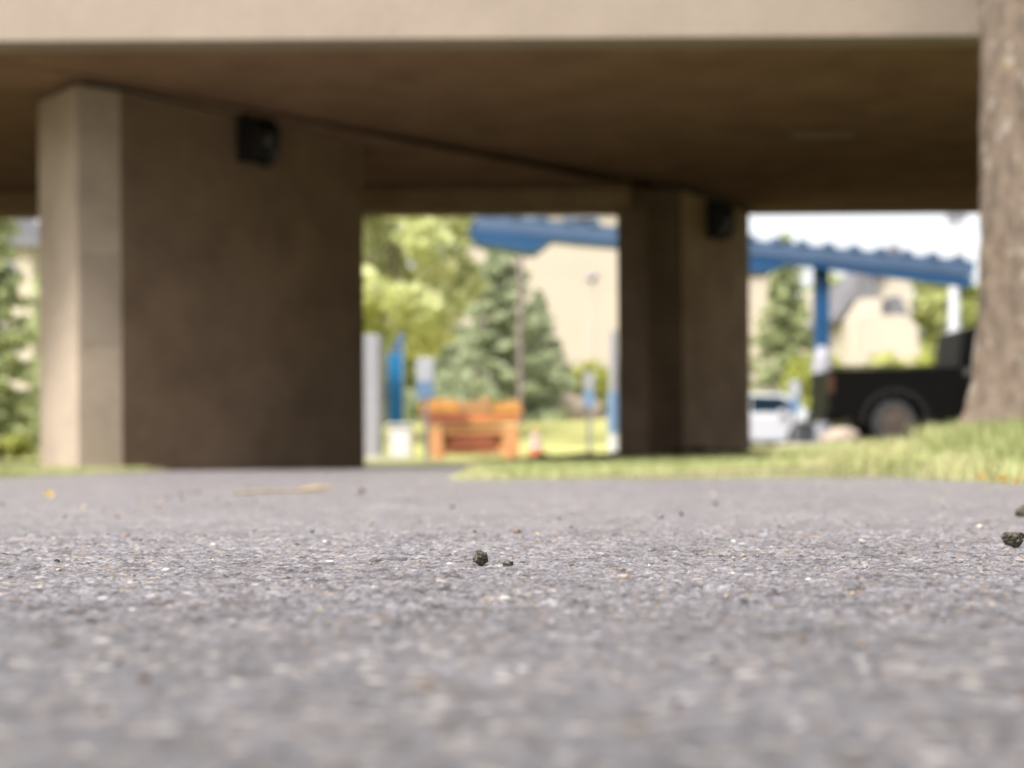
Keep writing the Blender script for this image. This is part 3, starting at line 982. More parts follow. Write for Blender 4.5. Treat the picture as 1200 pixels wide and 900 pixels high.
def dry_leaf(x, y, z, s, rz, label, mat, tilt=0.4):
    m2 = MB(); nu, nv = 9, 5; grid = []
    for i in range(nu):
        u = i / (nu - 1); wv = math.sin(math.pi * min(1, u * 0.98 + 0.02)) ** 0.7 * 0.42 * (1 - 0.3 * u)
        row = []
        for j in range(nv):
            t_ = (j / (nv - 1) - 0.5) * 2
            row.append(m2.bm.verts.new(((u - 0.5) * s, t_ * wv * s, (0.16 * abs(t_) ** 1.5 + 0.22 * (u - 0.4) ** 2) * s + 0.004 * math.sin(u * 9 + t_))))
        grid.append(row)
    for i in range(nu - 1):
        for j in range(nv - 1): m2.bm.faces.new((grid[i][j], grid[i + 1][j], grid[i + 1][j + 1], grid[i][j + 1]))
    bmesh.ops.solidify(m2.bm, geom=m2.bm.faces[:], thickness=0.0005)
    m2.tube([(-0.5 * s, 0, 0.05 * s), (-0.72 * s, 0.03 * s, 0.02 * s)], [0.012 * s, 0.008 * s], 6)
    o = m2.build('fallen_leaf', mat, None, True, (x, y, z)); o.rotation_euler = (tilt, 0.1, rz)
    tag(o, label, 'leaf', 'fallen leaves')
    return o


def on_path(px, py):
    d = CAM_H * 1800.0 / (py - 535.0); return X(px, d), d


x_, y_ = on_path(57, 579); dry_leaf(x_, y_, 0.006, 0.027, 0.6, 'yellow fallen leaf alone on the asphalt at left', M['yleaf'], 0.9)
x_, y_ = on_path(1152, 568); dry_leaf(x_, y_, 0.012, 0.06, 0.2, 'orange fallen leaf at the lawn edge, left of the yellow ones', M['oleaf'])
x_, y_ = on_path(1172, 570); dry_leaf(x_, y_, 0.012, 0.05, 2.1, 'yellow fallen leaf at the lawn edge, left of two', M['yleaf'], 0.6)
x_, y_ = on_path(1193, 572); dry_leaf(x_, y_, 0.012, 0.045, 4.0, 'yellow fallen leaf at the lawn edge, nearest the frame', M['yleaf'], 0.7)

x_, y_ = on_path(1120, 563.5); dry_leaf(x_, y_, 0.014, 0.06, 1.2, 'pale orange fallen leaf at the lawn edge, farthest from the frame', M['oleaf'], 0.5)
# pale twig
xa_, ya_ = on_path(272, 578.5); xb_, yb_ = on_path(392, 575)
pth = []
for i in range(9):
    t_ = i / 8
    pth.append((xa_ + (xb_ - xa_) * t_, ya_ + (yb_ - ya_) * t_ + 0.02 * math.sin(t_ * 5), 0.005 + 0.005 * t_ + 0.002 * math.sin(t_ * 7)))
e = empty('fallen_twig', (xa_, ya_, 0)); tag(e, 'pale dry twig lying on the asphalt before the nearer pier', 'twig')
pth = [(p[0] - xa_, p[1] - ya_, p[2]) for p in pth]
MB().tube(pth, [0.002, 0.004, 0.0036, 0.0036, 0.0033, 0.0036, 0.004, 0.0036, 0.002], 8).build('stem', M['wood'], e, True)
MB().tube([pth[5], (pth[5][0] + 0.05, pth[5][1] + 0.02, pth[5][2] + 0.012), (pth[5][0] + 0.085, pth[5][1] + 0.05, pth[5][2] + 0.014)], [0.006, 0.004, 0.002], 6).build('side_shoot', M['wood'], e, True)

# ------------------------------------------------------------------ blue canopy behind the bridge
CD = 32.0
def C(px, py): p = W(px, py, CD); return (p.x, p.z)
gz = lambda x, y: float(terrain(np.array(float(x)), np.array(float(y))))
cp = empty('canopy', (X(968, CD), CD, gz(X(968, CD), CD))); tag(cp, 'blue steel canopy with a sloping ribbed roof behind the bridge', 'canopy')
inv = Matrix.Translation(-cp.location)
def cpart(mb, name, mat):
    mb.bm.transform(inv); return mb.build(name, mat, cp)
mb = MB(); mb.slab([C(553, 268), C(1141, 322), C(1143, 306), C(562, 250)], CD, CD + 1.2); cpart(mb, 'roof_sheet', M['blue_roof'])
mb = MB(); mb.slab([C(552, 272), C(640, 281), C(930, 310), C(1136, 337), C(1141, 326), C(553, 268.5)], CD - 0.06, CD + 0.16); cpart(mb, 'edge_girder', M['blue'])
mb = MB(); mb.slab([C(552, 272), C(556, 284), C(626, 296), C(646, 281)], CD - 0.05, CD + 0.9); cpart(mb, 'cross_beam', M['blue'])
mb = MB(); mb.slab([C(820, 299), C(828, 313), C(902, 319), C(925, 308)], CD - 0.05, CD + 0.9); cpart(mb, 'cross_beam', M['blue'])
a_, b_ = C(562, 250), C(1143, 306)
for i in range(19):
    t_ = (i + 0.4) / 19
    x_, z_ = a_[0] + (b_[0] - a_[0]) * t_, a_[1] + (b_[1] - a_[1]) * t_
    mb = MB(); mb.slab([(x_ - 0.13, z_ - 0.02), (x_ + 0.13, z_ - 0.04), (x_ + 0.07, z_ + 0.09), (x_ - 0.07, z_ + 0.10)], CD - 0.03, CD + 1.2)
    cpart(mb, 'roof_rib', M['blue_roof'])
for px_, y_ in ((968, CD + 0.25), (800, CD + 0.25)):
    x_ = X(px_, CD); zt = C(px_, 300)[1] if px_ > 900 else C(px_, 285)[1]
    mb = MB(); mb.box(x_ - 0.15, x_ + 0.15, y_, y_ + 0.3, -0.2, zt).bevel(0.02); cpart(mb, 'column', M['blue'])


def post_sign(name, label, px, d, y_top, y_bot, width_px, mats, post_w=0.07, cat='sign', group=None):
    x = X(px, d); z0 = gz(x, d)
    e = empty(name, (x, d, z0)); tag(e, label, cat, group)
    zt, zb = Z(y_top, d) - z0, Z(y_bot, d) - z0; wd = width_px / 1800 * d / 2
    MB().box(-post_w / 2, post_w / 2, 0.032, 0.032 + post_w, -0.2, zt - 0.03).bevel(0.006).build('post', M['galv'], e)
    zm = zb + (zt - zb) * mats[2]
    MB().box(-wd, wd, 0, 0.03, zm + 0.001, zt).bevel(0.01, 1).build('panel', mats[0], e)
    MB().box(-wd, wd, 0, 0.03, zb, zm).bevel(0.01, 1).build('lower_panel', mats[1], e)
    return e


post_sign('parking_sign', 'white sign with a pale blue lower half left of the barrier', 499, 23.2, 419, 467, 20, (M['sign_white'], M['sign_pale'], 0.42))
post_sign('parking_sign', 'small grey and pale blue sign near the farther pier', 691, 27.0, 437, 478, 13, (M['greypost'], M['sign_pale'], 0.5))
post_sign('parking_sign', 'small pale sign in front of the white car', 932, 38.0, 448, 485, 12, (M['sign_white'], M['sign_pale'], 0.45), 0.09)
# rounded pale post by the blue column
x_ = X(964, 30.6); z0 = 0.262
e = empty('pay_station', (x_, 30.6, z0)); tag(e, 'pale grey rounded pay post beside the blue column', 'post')
MB().lathe([(0.14, -0.05), (0.14, 0.9), (0.21, 0.95), (0.21, 1.35), (0.20, 1.7), (0.13, 1.93), (0.05, 2.0)], (0, 0, 0), 20).build('body', M['greypost'], e, True)
MB().box(-0.1, 0.1, -0.225, -0.19, 1.25, 1.5).bevel(0.01).build('screen', M['greypost'], e)

# grey pillar, blue panel, white cabinet on the left of the opening
D = 26.0
x_ = X(437, D); z0 = gz(x_, D)
e = empty('grey_pillar', (x_, D, z0)); tag(e, 'light grey pillar standing right behind the nearer pier', 'pillar')
MB().prism([(-0.15, -0.15), (0.12, -0.15), (0.19, 0.1), (0.12, 0.2), (-0.15, 0.2)], -0.2, Z(392, D) - z0).bevel(0.02).build('shaft', M['greypost'], e)
MB().box(-0.19, 0.24, -0.18, 0.24, -0.2, 0.07).bevel(0.01).build('base', M['kerb'], e)
x_ = X(464, 26.6); z0 = gz(x_, 26.6)
e = empty('blue_panel_sign', (x_, 26.6, z0)); tag(e, 'tall narrow bright blue panel between grey pillar and white sign', 'sign')
zt = Z(387, 26.6) - z0
MB().box(-0.105, 0.105, 0, 0.10, Z(495, 26.6) - z0, Z(413, 26.6) - z0).bevel(0.012).build('panel', M['sign_blue'], e)
mb = MB(); mb.slab([(-0.10, Z(412, 26.6) - z0), (0.105, Z(412, 26.6) - z0), (0.105, zt), (0.05, zt - 0.03)], 0.01, 0.09); mb.build('hood', M['blue_roof'], e)
MB().box(0.108, 0.14, 0.0, 0.12, -0.2, zt - 0.05).build('frame_post', M['sign_pale'], e)
MB().box(-0.14, -0.108, 0.0, 0.12, -0.2, zt - 0.42).build('frame_post', M['sign_pale'], e)
x_ = X(470, 25.6); z0 = gz(x_, 25.6)
e = empty('utility_cabinet', (x_, 25.6, z0)); tag(e, 'low cream utility cabinet below the blue panel', 'cabinet')
hh = Z(496, 25.6) - z0
MB().box(-0.20, 0.20, -0.15, 0.2, -0.1, hh - 0.04).bevel(0.012).build('body', M['walk'], e)
MB().box(-0.22, 0.22, -0.18, 0.22, hh - 0.038, hh).bevel(0.01).build('lid', M['white'], e)
MB().box(-0.15, 0.15, -0.163, -0.153, 0.06, hh - 0.09).build('door', M['white'], e)

# blue-grey post at pier two
x_ = X(719.5, 24.5); z0 = gz(x_, 24.5)
e = empty('blue_bollard_post', (x_, 24.5, z0)); tag(e, 'slim grey post with blue sleeve close behind the farther pier', 'post')
MB().tube([(0, 0, -0.1), (0, 0, 0.38)], 0.085, 14).build('base', M['white'], e)
MB().tube([(0, 0, 0.38), (0, 0, 1.02)], 0.10, 14).build('sleeve', M['sign_pale'], e)
MB().tube([(0, 0, 1.02), (0, 0, 2.0)], [0.075, 0.05], 14).build('pole', M['greypost'], e)

# poles
x_ = X(610, 42); z0 = gz(x_, 42)
e = empty('utility_pole', (x_, 42, z0)); tag(e, 'tall thin weathered pole in front of the spruce', 'pole')
MB().tube([(0, 0, -0.3), (0.02, 0, 3.5), (0.03, 0, 7.6)], [0.09, 0.08, 0.07], 12).build('shaft', M['pole'], e, True)
MB().box(-0.7, 0.76, -0.05, 0.06, 7.1, 7.22).build('cross_arm', M['pole'], e)
x_ = X(695, 58); z0 = gz(x_, 58)
e = empty('street_lamp', (x_, 58, z0)); tag(e, 'thin lamp post against the cream building', 'street lamp')
MB().tube([(0, 0, -0.2), (0, 0, 5.6)], [0.09, 0.055], 10).build('post', M['kerb'], e, True)
MB().lathe([(0.08, 5.6), (0.30, 5.72), (0.26, 5.82), (0.06, 5.98)], (0, 0, 0), 14).build('lantern', M['galv'], e, True)
x_ = X(1119, 39); z0 = 0.262
e = empty('lamp_post', (x_, 39, z0)); tag(e, 'thick white lamp post under the low end of the canopy', 'lamp post')
zt = Z(262, 39) - z0
MB().tube([(0, 0, -0.1), (0, 0, 2.2), (0.02, 0, zt)], [0.21, 0.17, 0.09], 16).build('post', M['white'], e, True)
MB().box(-0.16, 0.3, -0.16, 0.16, zt, zt + 0.34).bevel(0.05).build('lamp_head', M['greypost'], e)


# ------------------------------------------------------------------ orange barrier, cone
D = 24.0
x_ = X(553, D); z0 = gz(x_, D)
ob = empty('orange_barrier', (x_, D, z0)); tag(ob, 'low orange wooden barricade with red-brown boards and pale legs', 'barrier')
k = D / 1800.0
def bxz(px, py): return ((px - 553) * k, Z(py, D) - z0)
def bar(pts, ya, yb, name, mat, bev=0.012):
    q_ = MB(); q_.slab([bxz(*p) for p in pts], ya, yb)
    if bev: q_.bevel(bev, 1)
    return q_.build(name, M[mat], ob)


bar([(504, 531), (608, 531), (608, 498.5), (503, 498.5)], 0.04, 0.07, 'back_board', 'orange_back')
bar([(506, 538), (521, 538), (519, 499), (504, 499)], -0.10, 0.02, 'leg', 'peach')
bar([(590, 539), (608, 539), (608, 499), (588, 499)], -0.10, 0.02, 'leg', 'peach')
bar([(496, 533), (502, 533), (501, 499), (494, 499)], 0.30, 0.38, 'leg', 'tan')
bar([(600, 533), (606, 533), (607, 499), (601, 499)], 0.30, 0.38, 'leg', 'tan')
bar([(519.5, 509), (588, 509), (588, 498), (519.5, 498)], -0.07, -0.01, 'upper_board', 'peach')
bar([(524, 528), (582, 527), (577, 512), (533, 510)], -0.05, -0.015, 'lower_board', 'orange_dark')
bar([(519.5, 533), (588, 533), (588, 529), (519.5, 529)], -0.04, 0.0, 'foot_bar', 'tan')
bar([(495, 497.5), (551, 497.5), (548, 484.5), (495, 484.5)], -0.13, -0.08, 'striped_board', 'orange_dark')
bar([(551.5, 497.5), (610, 495), (610, 487), (549, 484.5)], -0.13, -0.08, 'striped_board', 'orange')
bar([(493, 484), (538, 484), (538, 469), (503, 468), (493, 472)], -0.14, 0.30, 'top_board', 'orange_yellow')
bar([(538.2, 484), (578, 484), (577, 470), (571, 464), (562, 469), (538.2, 471)], -0.12, 0.28, 'top_board', 'tan')
bar([(578.2, 484.5), (612, 484.5), (611, 472), (601, 470), (578.2, 474)], -0.14, 0.30, 'top_board', 'orange_yellow')
x_ = X(628, 22.5); z0 = gz(x_, 22.5)
e = empty('traffic_cone', (x_, 22.5, z0)); tag(e, 'orange traffic cone with pale bands right of the barrier', 'cone')
hc = Z(502, 22.5) - z0
MB().box(-0.17, 0.17, -0.17, 0.17, 0.0, 0.035).bevel(0.012).build('base', M['cone'], e)
def rc(t): return 0.125 * (1 - t) + 0.028 * t
for a_, b_, nm, mt in ((0.0, 0.32, 'lower_body', 'cone'), (0.32, 0.5, 'reflective_band', 'white'), (0.5, 0.64, 'middle_body', 'cone'), (0.64, 0.82, 'reflective_band', 'white'), (0.82, 1.0, 'tip', 'cone')):
    MB().lathe([(rc(a_), 0.035 + a_ * (hc - 0.035)), (rc(b_), 0.035 + b_ * (hc - 0.035))], (0, 0, 0), 20).build(nm, M[mt], e, True)


# ------------------------------------------------------------------ vehicles (side view, facing +x)
def wheel(parent, x, z, r, yside, rimmat, width=0.24):
    e = empty('wheel', (x, yside, z)); e.parent = parent
    s = -1
    MB().lathe([(r * 0.70, -width / 2), (r * 0.93, -width / 2), (r, -width * 0.36), (r, width * 0.36), (r * 0.93, width / 2), (r * 0.70, width / 2)], (0, 0, 0), 36, 'Y').build('tyre', M['rubber'], e, True)
    MB().lathe([(r * 0.18, -width * 0.56), (r * 0.25, -width * 0.52), (r * 0.55, -width * 0.5), (r * 0.695, -width * 0.53), (r * 0.695, width * 0.5)], (0, 0, 0), 30, 'Y').build('rim', rimmat, e, True)
    for k_ in range(6):
        a = k_ * math.pi / 3
        q_ = MB(); q_.box(r * 0.2, r * 0.66, -width * 0.60, -width * 0.50, -r * 0.06, r * 0.06)
        q_.bm.transform(Matrix.Rotation(a, 4, 'Y')); q_.build('spoke', rimmat, e)
    return e


def arch(cx, cz, r, a0, a1, n=10):
    return [(cx + r * math.cos(R(a0 + (a1 - a0) * i / n)), cz + r * math.sin(R(a0 + (a1 - a0) * i / n))) for i in range(n + 1)]


def pickup():
    D = 28.6; x0 = X(960, D); z0 = 0.262
    e = empty('pickup_truck', (x0, D, z0)); tag(e, 'black pickup truck with dusty wheel parked behind the tree', 'pickup truck')
    wr = 0.40; ax1, ax2 = 1.18, 4.65
    y0, y1 = -0.95, 0.95
    # bed
    pts = [(0.03, 0.52), (0.03, 1.38), (2.36, 1.40), (2.36, 0.42), (1.18 + 0.56, 0.42)] + arch(ax1, wr, 0.56, 0, 180)[1:-1] + [(ax1 - 0.56, 0.46)]
    MB().slab(pts[::-1], y0, y0 + 0.09).bevel(0.012, 1, 50).build('bed_side', M['truck'], e)
    MB().slab(pts[::-1], y1 - 0.09, y1).bevel(0.012, 1, 50).build('bed_side', M['truck'], e)
    MB().box(0.09, 2.38, y0 + 0.09, y1 - 0.09, 0.78, 0.84).build('bed_floor', M['truck'], e)
    MB().box(0.0, 0.08, y0 + 0.1, y1 - 0.1, 0.66, 1.37).bevel(0.01).build('tailgate', M['truck'], e)
    MB().box(-0.07, 0.04, y0 + 0.05, y1 - 0.05, 0.44, 0.64).bevel(0.03).build('rear_bumper', M['truck'], e)
    MB().box(-0.012, 0.09, y0 - 0.006, y0 + 0.085, 0.95, 1.28).bevel(0.01).build('tail_light', M['lamp_red'], e)
    MB().box(0.10, 2.34, y0 - 0.015, y0 + 0.11, 1.402, 1.44).bevel(0.01).build('bed_rail_cap', M['black'], e)
    q_ = MB()
    ring_o = arch(ax1, wr, 0.62, 0, 180, 14); ring_i = arch(ax1, wr, 0.555, 0, 180, 14)
    q_.slab((ring_o + ring_i[::-1]), y0 - 0.03, y0 + 0.05).build('wheel_arch_trim', M['black'], e)
    # cab
    cab = [(2.40, 0.42), (4.0, 0.42)] + arch(ax2, wr, 0.56, 180, 0)[1:-1] + [(5.35, 0.46), (5.52, 0.6), (5.5, 1.02), (5.3, 1.16), (4.35, 1.26), (2.40, 1.40)]
    MB().slab(cab, y0, y1).bevel(0.03, 2, 40).build('cab_body', M['truck'], e)
    roof = [(2.36, 1.403), (4.33, 1.27), (3.72, 2.0), (3.5, 2.12), (2.62, 2.14), (2.44, 2.10)]
    MB().slab(roof, y0 + 0.10, y1 - 0.10).bevel(0.05, 2, 25).build('cab_roof', M['truck'], e)
    MB().slab([(2.80, 1.44), (3.30, 1.42), (3.28, 1.86), (2.84, 1.86)], y0 + 0.088, y0 + 0.098).build('side_window', M['tinted'], e)
    MB().slab([(3.40, 1.42), (4.12, 1.34), (3.66, 1.83), (3.38, 1.84)], y0 + 0.088, y0 + 0.098).build('side_window', M['tinted'], e)
    MB().box(2.62, 2.84, y0 - 0.03, y0 - 0.002, 1.20, 1.25).bevel(0.008).build('door_handle', M['chrome'], e)
    MB().box(2.44, 2.60, y0 - 0.012, y0 - 0.002, 1.26, 1.37).bevel(0.004).build('trim_badge', M['chrome'], e)
    MB().box(3.95, 4.12, y0 - 0.2, y0 - 0.002, 1.30, 1.47).bevel(0.03).build('mirror', M['black'], e)
    MB().box(5.40, 5.535, y0 + 0.08, y0 + 0.42, 0.80, 0.98).bevel(0.02).build('headlight', M['lamp_clear'], e)
    MB().box(5.40, 5.535, y1 - 0.42, y1 - 0.08, 0.80, 0.98).bevel(0.02).build('headlight', M['lamp_clear'], e)
    MB().box(0.5, 5.0, -0.5, 0.5, 0.32, 0.6).build('chassis', M['black'], e)
    for ax in (ax1, ax2):
        for ys in (y0 + 0.13, y1 - 0.13): wheel(e, ax, wr, wr, ys, M['rim'], 0.26)


pickup()


def white_car():
    D = 44.0; L = 4.5; x1 = X(967, D); z0 = 0.262
    e = empty('parked_car', (x1 - L, D, z0)); tag(e, 'white hatchback parked between farther pier and black pickup', 'car')
    wr = 0.33; ax1, ax2 = 0.78, L - 0.80
    y0, y1 = -0.87, 0.87
    body = [(0.10, 0.28), (ax1 - 0.42, 0.24)] + arch(ax1, wr, 0.42, 180, 0)[1:-1] + [(ax1 + 0.42, 0.22), (ax2 - 0.42, 0.22)] + arch(ax2, wr, 0.42, 180, 0)[1:-1] + \
           [(ax2 + 0.42, 0.24), (L - 0.05, 0.30), (L, 0.48), (L - 0.06, 0.72), (L - 0.22, 0.90), (3.95, 1.03), (0.12, 1.02), (0.0, 0.80), (0.02, 0.45)]
    MB().slab(body, y0, y1).bevel(0.06, 3, 25).build('body', M['car'], e, True)
    cab = [(0.10, 1.0), (3.98, 0.96), (3.55, 1.36), (3.2, 1.54), (1.6, 1.60), (0.55, 1.54), (0.22, 1.42)]
    MB().slab(cab, y0 + 0.09, y1 - 0.09).bevel(0.07, 3, 20).build('cabin', M['car'], e, True)
    for w_ in ([(0.45, 1.06), (1.18, 1.05), (1.2, 1.44), (0.62, 1.42)], [(1.28, 1.05), (2.18, 1.03), (2.16, 1.46), (1.3, 1.45)], [(2.28, 0.99), (3.70, 0.97), (3.42, 1.29), (3.08, 1.48), (2.26, 1.50)]):
        MB().slab(w_, y0 + 0.078, y0 + 0.088).build('side_window', M['glass'], e)
        MB().slab(w_, y1 - 0.088, y1 - 0.078).build('side_window', M['glass'], e)
    q_ = MB(); vs_ = [q_.bm.verts.new(p) for p in ((3.93, y0 + 0.2, 1.01), (3.93, y1 - 0.2, 1.01), (3.57, y1 - 0.26, 1.34), (3.57, y0 + 0.26, 1.34))]
    q_.bm.faces.new(vs_); bmesh.ops.translate(q_.bm, verts=q_.bm.verts[:], vec=(0.012, 0, 0.012)); bmesh.ops.solidify(q_.bm, geom=q_.bm.faces[:], thickness=0.01)
    q_.build('windscreen', M['glass'], e)
    for ys in (y0 + 0.02, y1 - 0.24):
        MB().box(L - 0.36, L - 0.05, ys, ys + 0.22, 0.64, 0.76).bevel(0.03).build('headlight', M['lamp_clear'], e)
        MB().box(-0.01, 0.12, ys, ys + 0.22, 0.80, 1.0).bevel(0.02).build('tail_light', M['lamp_red'], e)
    MB().box(1.95, 2.13, y0 - 0.02, y0 + 0.01, 0.86, 0.90).bevel(0.006).build('door_handle', M['chrome'], e)
    MB().box(3.02, 3.2, y0 - 0.17, y0 + 0.02, 0.98, 1.11).bevel(0.03).build('mirror', M['car'], e)
    for ax in (ax1, ax2):
        for ys in (y0 + 0.10, y1 - 0.10): wheel(e, ax, wr, wr, ys, M['alloy'], 0.2)


white_car()


def pale_van():
    D = 50.0; x0 = X(782, D); z0 = 0.262; L = 5.0
    e = empty('parked_van', (x0, D, z0)); tag(e, 'pale grey van roof showing behind the white hatchback', 'van')
    y0, y1 = -0.95, 0.95; wr = 0.34; ax1, ax2 = 0.95, 4.05
    body = [(0.05, 0.30), (ax1 - 0.42, 0.26)] + arch(ax1, wr, 0.42, 180, 0)[1:-1] + [(ax2 - 0.42, 0.26)] + arch(ax2, wr, 0.42, 180, 0)[1:-1] + [(L - 0.05, 0.32), (L, 0.6), (L - 0.1, 1.15), (0.0, 1.2)]
    MB().slab(body, y0, y1).bevel(0.05, 2, 25).build('body', M['greypost'], e, True)
    MB().slab([(0.02, 1.19), (L - 0.1, 1.14), (L - 0.35, 1.7), (L - 0.8, 1.82), (0.5, 1.82), (0.15, 1.7)], y0 + 0.06, y1 - 0.06).bevel(0.06, 2, 20).build('cabin', M['greypost'], e, True)
    for a_, b_ in ((0.35, 1.5), (1.62, 2.75), (2.88, 4.3)):
        MB().slab([(a_, 1.24), (b_, 1.24), (b_ - 0.05, 1.62), (a_ + 0.05, 1.62)], y0 + 0.045, y0 + 0.057).build('side_window', M['glass'], e)
    for ax in (ax1, ax2):
        for ys in (y0 + 0.10, y1 - 0.10): wheel(e, ax, wr, wr, ys, M['alloy'], 0.2)


pale_van()


def boulder(px, d, base_z, wx, wy, h, label, seed):
    bm = bmesh.new(); bmesh.ops.create_icosphere(bm, subdivisions=4, radius=1.0); off = Vector((seed * 2.3, 1.1, seed))
    for v_ in bm.verts:
        c = v_.co; c *= 1 + 0.22 * mnoise.noise(c * 1.4 + off) + 0.08 * mnoise.noise(c * 4 + off)
        v_.co = Vector((c.x * wx * 0.5, c.y * wy * 0.5, (c.z * 0.5 + 0.3) * h * (1 + 0.25 * c.x)))
    me = bpy.data.meshes.new('boulder'); bm.to_mesh(me); bm.free()
    o = link('boulder', me, M['boulder'], smooth=True); o.location = (X(px, d), d, base_z)
    tag(o, label, 'boulder', 'pale boulders')


boulder(981, 27.0, 0.27, 0.66, 0.5, 0.36, 'pale boulder in front of the pickup rear bumper', 4)
boulder(662, 50, 1.0, 1.5, 1.0, 1.35, 'large pale boulder right of the spruce', 6)
boulder(686, 51, 1.0, 1.1, 1.0, 1.2, 'smaller pale boulder behind the grey and blue sign', 8)


# ------------------------------------------------------------------ buildings
def windows(parent, rects, y, mat_frame, mat_glass):
    for (xa, xb, za, zb) in rects:
        f_ = MB(); f_.box(xa - 0.06, xb + 0.06, y - 0.06, y - 0.002, za - 0.06, zb + 0.06)
        fo = f_.build('window', mat_frame, parent)
        MB().box(xa, xb, y - 0.075, y - 0.0615, za, zb).build('pane', mat_glass, fo)


D = 76.0
xa, xb = X(520, D), X(912, D)
e = empty('cream_building', (xa, D, 0)); tag(e, 'long cream rendered building with blank wall beyond the spruce', 'building')
xm = X(735, D) - xa
MB().box(0, xm, 0, 14, -0.5, 12.5).build('wall', M['cream'], e)
MB().box(xm + 0.002, xb - xa, 0.4, 14, -0.5, 9.3).build('wing_wall', M['cream'], e)
MB().box(-0.4, xm + 0.4, -0.4, 14.4, 12.501, 12.9).build('roof', M['roof_grey'], e)
MB().box(xm + 0.41, xb - xa + 0.3, 0.1, 14.3, 9.301, 9.6).build('wing_roof', M['roof_grey'], e)
MB().box(-0.02, xm, -0.03, -0.002, -0.5, 1.4).build('plinth', M['kerb'], e)
windows(e, [(0.7 + i * 2.9, 1.9 + i * 2.9, 10.6, 11.9) for i in range(3)], 0, M['white'], M['glass'])

# gabled house on the right
D = 62.0
def hp(px, py): return (X(px, D), Z(py, D))
x0h = X(1000, D)
e = empty('gabled_house', (x0h, D, 0)); tag(e, 'cream house with steep grey gabled roofs beyond the hedge', 'house')
def hpoly(pts): return [(hp(*p)[0] - x0h, hp(*p)[1]) for p in pts]
MB().slab(hpoly([(1034, 450), (1078, 450), (1078, 325), (1057, 296), (1034, 325)]), 1.2, 9.0).build('main_wall', M['cream2'], e)
MB().slab(hpoly([(1031, 326), (1057, 291), (1081, 326), (1081, 321), (1057, 284), (1030, 322)][::-1]), 0.8, 9.3).build('main_roof', M['roof_grey'], e)
MB().slab(hpoly([(995, 450), (1033.5, 450), (1033.5, 352), (1012, 352), (995, 378)]), 0.0, 7.0).build('wing_wall', M['cream2'], e)
MB().slab(hpoly([(986, 380), (1011, 350), (1035, 350), (1035, 312), (1022, 312), (983, 374)][::-1]), 0.9, 7.2).build('wing_roof', M['roof_grey'], e)
MB().slab(hpoly([(1000, 450), (1068, 450), (1064, 388), (1050, 376), (1006, 376)]), -1.6, -0.01).build('porch_wall', M['cream2'], e)
MB().slab(hpoly([(1043, 380), (1068, 384), (1054, 351), (1043, 351)]), -0.4, 1.19).build('dormer_roof', M['roof_grey'], e)
MB().slab(hpoly([(985, 450), (1010, 450), (1010, 335), (998, 318), (985, 332)]), 7.3, 15).build('rear_wall', M['cream2'], e)

# building far left behind the conifers
D = 66.0
e = empty('cream_house', (X(-60, D), D, 0)); tag(e, 'cream house glimpsed through the conifers at far left', 'house')
MB().box(-3.4, 3.6, 0, 8, -0.5, 9.2).build('wall', M['cream2'], e)
MB().slab([(-3.8, 9.2), (3.95, 9.2), (0.1, 12.6)], -0.4, 8.4).build('roof', M['roof_grey'], e)
windows(e, [(x - 0.5, x + 0.5, z, z + 1.5) for x in (-2, 0.2, 2.4) for z in (1.2, 4.2, 7.0)], 0, M['white'], M['glass'])

# ------------------------------------------------------------------ trees and shrubs behind
broadleaf('broadleaf_tree', 'bright yellow-green tree left of the blue canopy', X(462, 35), 35, gz(X(470, 35), 35), 7.8, 2.45, 12000, 0.17, M['leaf_yellow'], 5, 0.24, nb=60, trunk_r=0.07)
conifer('spruce_tree', 'blue-green spruce behind the orange barrier', X(588, 48), 48, 1.0, 6.3, 2.5, M['needle'], 21, 'conifers behind the bridge', 14000, 0.12)
conifer('spruce_tree', 'shorter spruce close behind the tall one, nearer the cream wall', X(632, 54), 54, 1.0, 4.9, 1.7, M['needle'], 27, 'conifers behind the bridge', 8000, 0.12)
conifer('spruce_tree', 'slim spruce between farther pier and blue column', X(922, 52), 52, 0.27, 7.3, 2.0, M['needle2'], 22, 'conifers behind the bridge', 11000, 0.12)
conifer('spruce_tree', 'dark conifer at the left edge behind the nearer pier', X(-6, 31), 31, 0.2, 6.8, 1.0, M['needle2'], 23, 'conifers behind the bridge', 5000, 0.10)
conifer('spruce_tree', 'second conifer peeping out left of the nearer pier', X(70, 36), 36, 0.5, 6.2, 1.1, M['needle2'], 24, 'conifers behind the bridge', 4500, 0.11)
conifer('spruce_tree', 'low broad conifer left of the tall spruce', X(520, 51), 51, 1.0, 3.7, 1.8, M['needle'], 25, 'conifers behind the bridge', 6000, 0.11)
bush('bush', 'yellow-green bush at the left edge below the conifer', X(18, 23), 23, 0.05, 1.0, 0.7, 0.5, 2200, 0.06, M['leaf_hedge'], 31, group='shrubs behind the bridge')
bush('hedge', 'long bright yellow-green hedge before the gabled house', X(1050, 47), 47, 0.26, 4.6, 1.2, 3.2, 5200, 0.17, M['leaf_hedge'], 32, 'hedge', group='shrubs behind the bridge')
bush('hedge', 'green hedge below the cream building', X(690, 57), 57, 1.0, 4.6, 1.2, 2.7, 4200, 0.19, M['leaf_hedge'], 33, 'hedge', group='shrubs behind the bridge')
broadleaf('broadleaf_tree', 'green tree right of the gabled house', X(1112, 70), 70, 0.2, 9.0, 2.6, 4500, 0.3, M['leaf_far'], 6, 0.1, 'far green trees')
broadleaf('broadleaf_tree', 'green tree close behind the blue column', X(975, 72), 72, 0.2, 8.6, 1.9, 4000, 0.3, M['leaf_far'], 9, 0.1, 'far green trees')
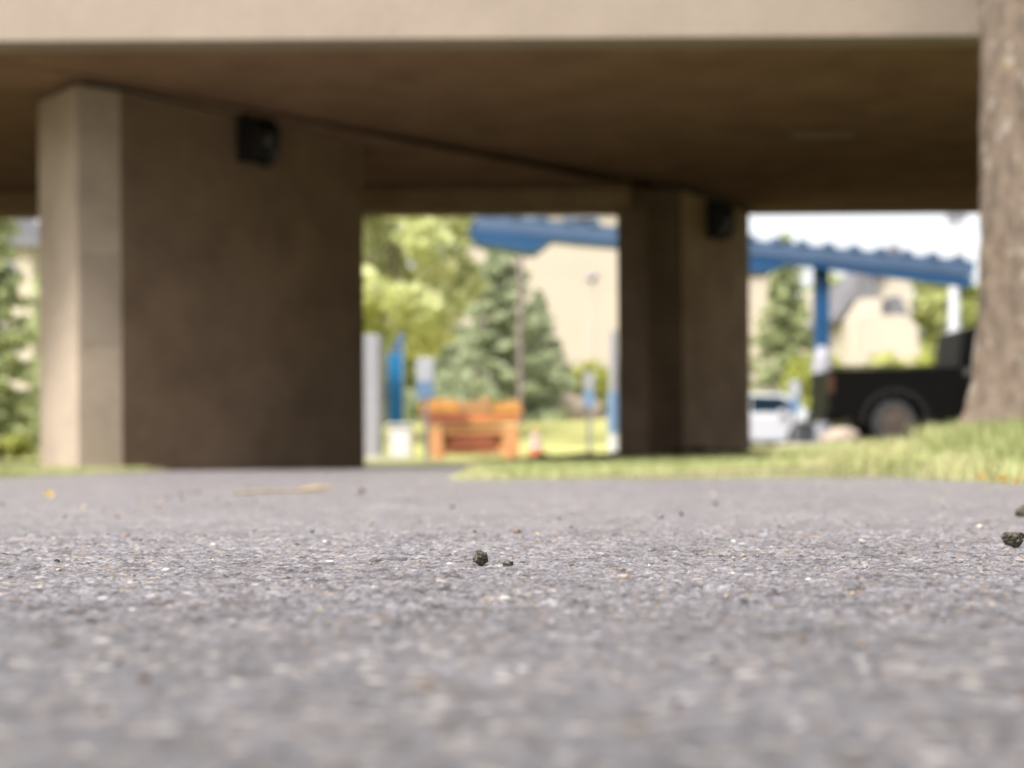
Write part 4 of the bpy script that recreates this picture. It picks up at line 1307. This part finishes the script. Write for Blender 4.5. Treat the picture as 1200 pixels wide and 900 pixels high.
broadleaf('broadleaf_tree', 'pale green tree just right of the nearer pier, behind the yellow-green tree', X(438, 60), 60, 0.2, 11.0, 3.6, 4200, 0.32, M['leaf_far'], 8, 0.12, 'far green trees')
broadleaf('broadleaf_tree', 'tall green tree at the far left behind the conifers', X(-20, 84), 84, 0.2, 15.0, 5.0, 4500, 0.42, M['leaf_far'], 10, 0.1, 'far green trees')

# far wood closing the horizon
def far_wood(name, label, arc, r0, r1, h0, h1, count, n, leaf, extra=()):
    P = []; T = []
    for bl_ in extra:
        p_, t_ = crown_points(bl_[1], bl_[0], 0.2); P.append(p_); T.append(t_)
    for i in range(count):
        a = arc[0] + (arc[1] - arc[0]) * (i + rng.random()) / count
        r = r0 + (r1 - r0) * rng.random(); cx, cy = r * math.sin(a), r * math.cos(a)
        hh = h0 + (h1 - h0) * rng.random(); rr = hh * (0.7 + 0.4 * rng.random())
        blobs = [(cx + rng.normal() * rr * 0.5, cy + rng.normal() * rr * 0.3, 0.6 + hh * rng.random(), rr * (0.28 + 0.2 * rng.random())) for _ in range(9)]
        p_, t_ = crown_points(n, blobs, 0.2); p_[:, 2] = np.maximum(p_[:, 2], 0.1); P.append(p_); T.append(t_)
    P = np.concatenate(P); T = np.concatenate(T)
    if extra: k_ = ~((P[:, 1] > 0) & (np.abs(P[:, 0]) < 0.75 * P[:, 1] + 1.0)); P = P[k_]; T = T[k_]
    o = leaf_cloud(name, P, leaf, M['leaf_near'] if extra else M['leaf_far'], None, tint=T)
    tag(o, label, 'wood', kind='stuff')


far_wood('far_wood', 'far belt of green trees along the horizon', (-1.0, 1.0), 150, 175, 5, 7.6, 44, 900, 0.9)
# leaf masses added out of view, right and behind, to block sky light
far_wood('shade_wood', 'unseen leaf mass added right of the path and behind the viewpoint for shade', (1.45, 3.3), 15, 22, 9, 13, 26, 1700, 0.55, extra=[([(-3.4, -3.6, 5.6, 1.3), (-2.4, -3.2, 5.2, 1.1), (-4.2, -4.6, 6.4, 1.5), (-1.6, -2.6, 4.6, 0.9), (-3.0, -5.0, 7.2, 1.5)], 230)])  # extra: crown added behind the viewpoint to dim the near asphalt
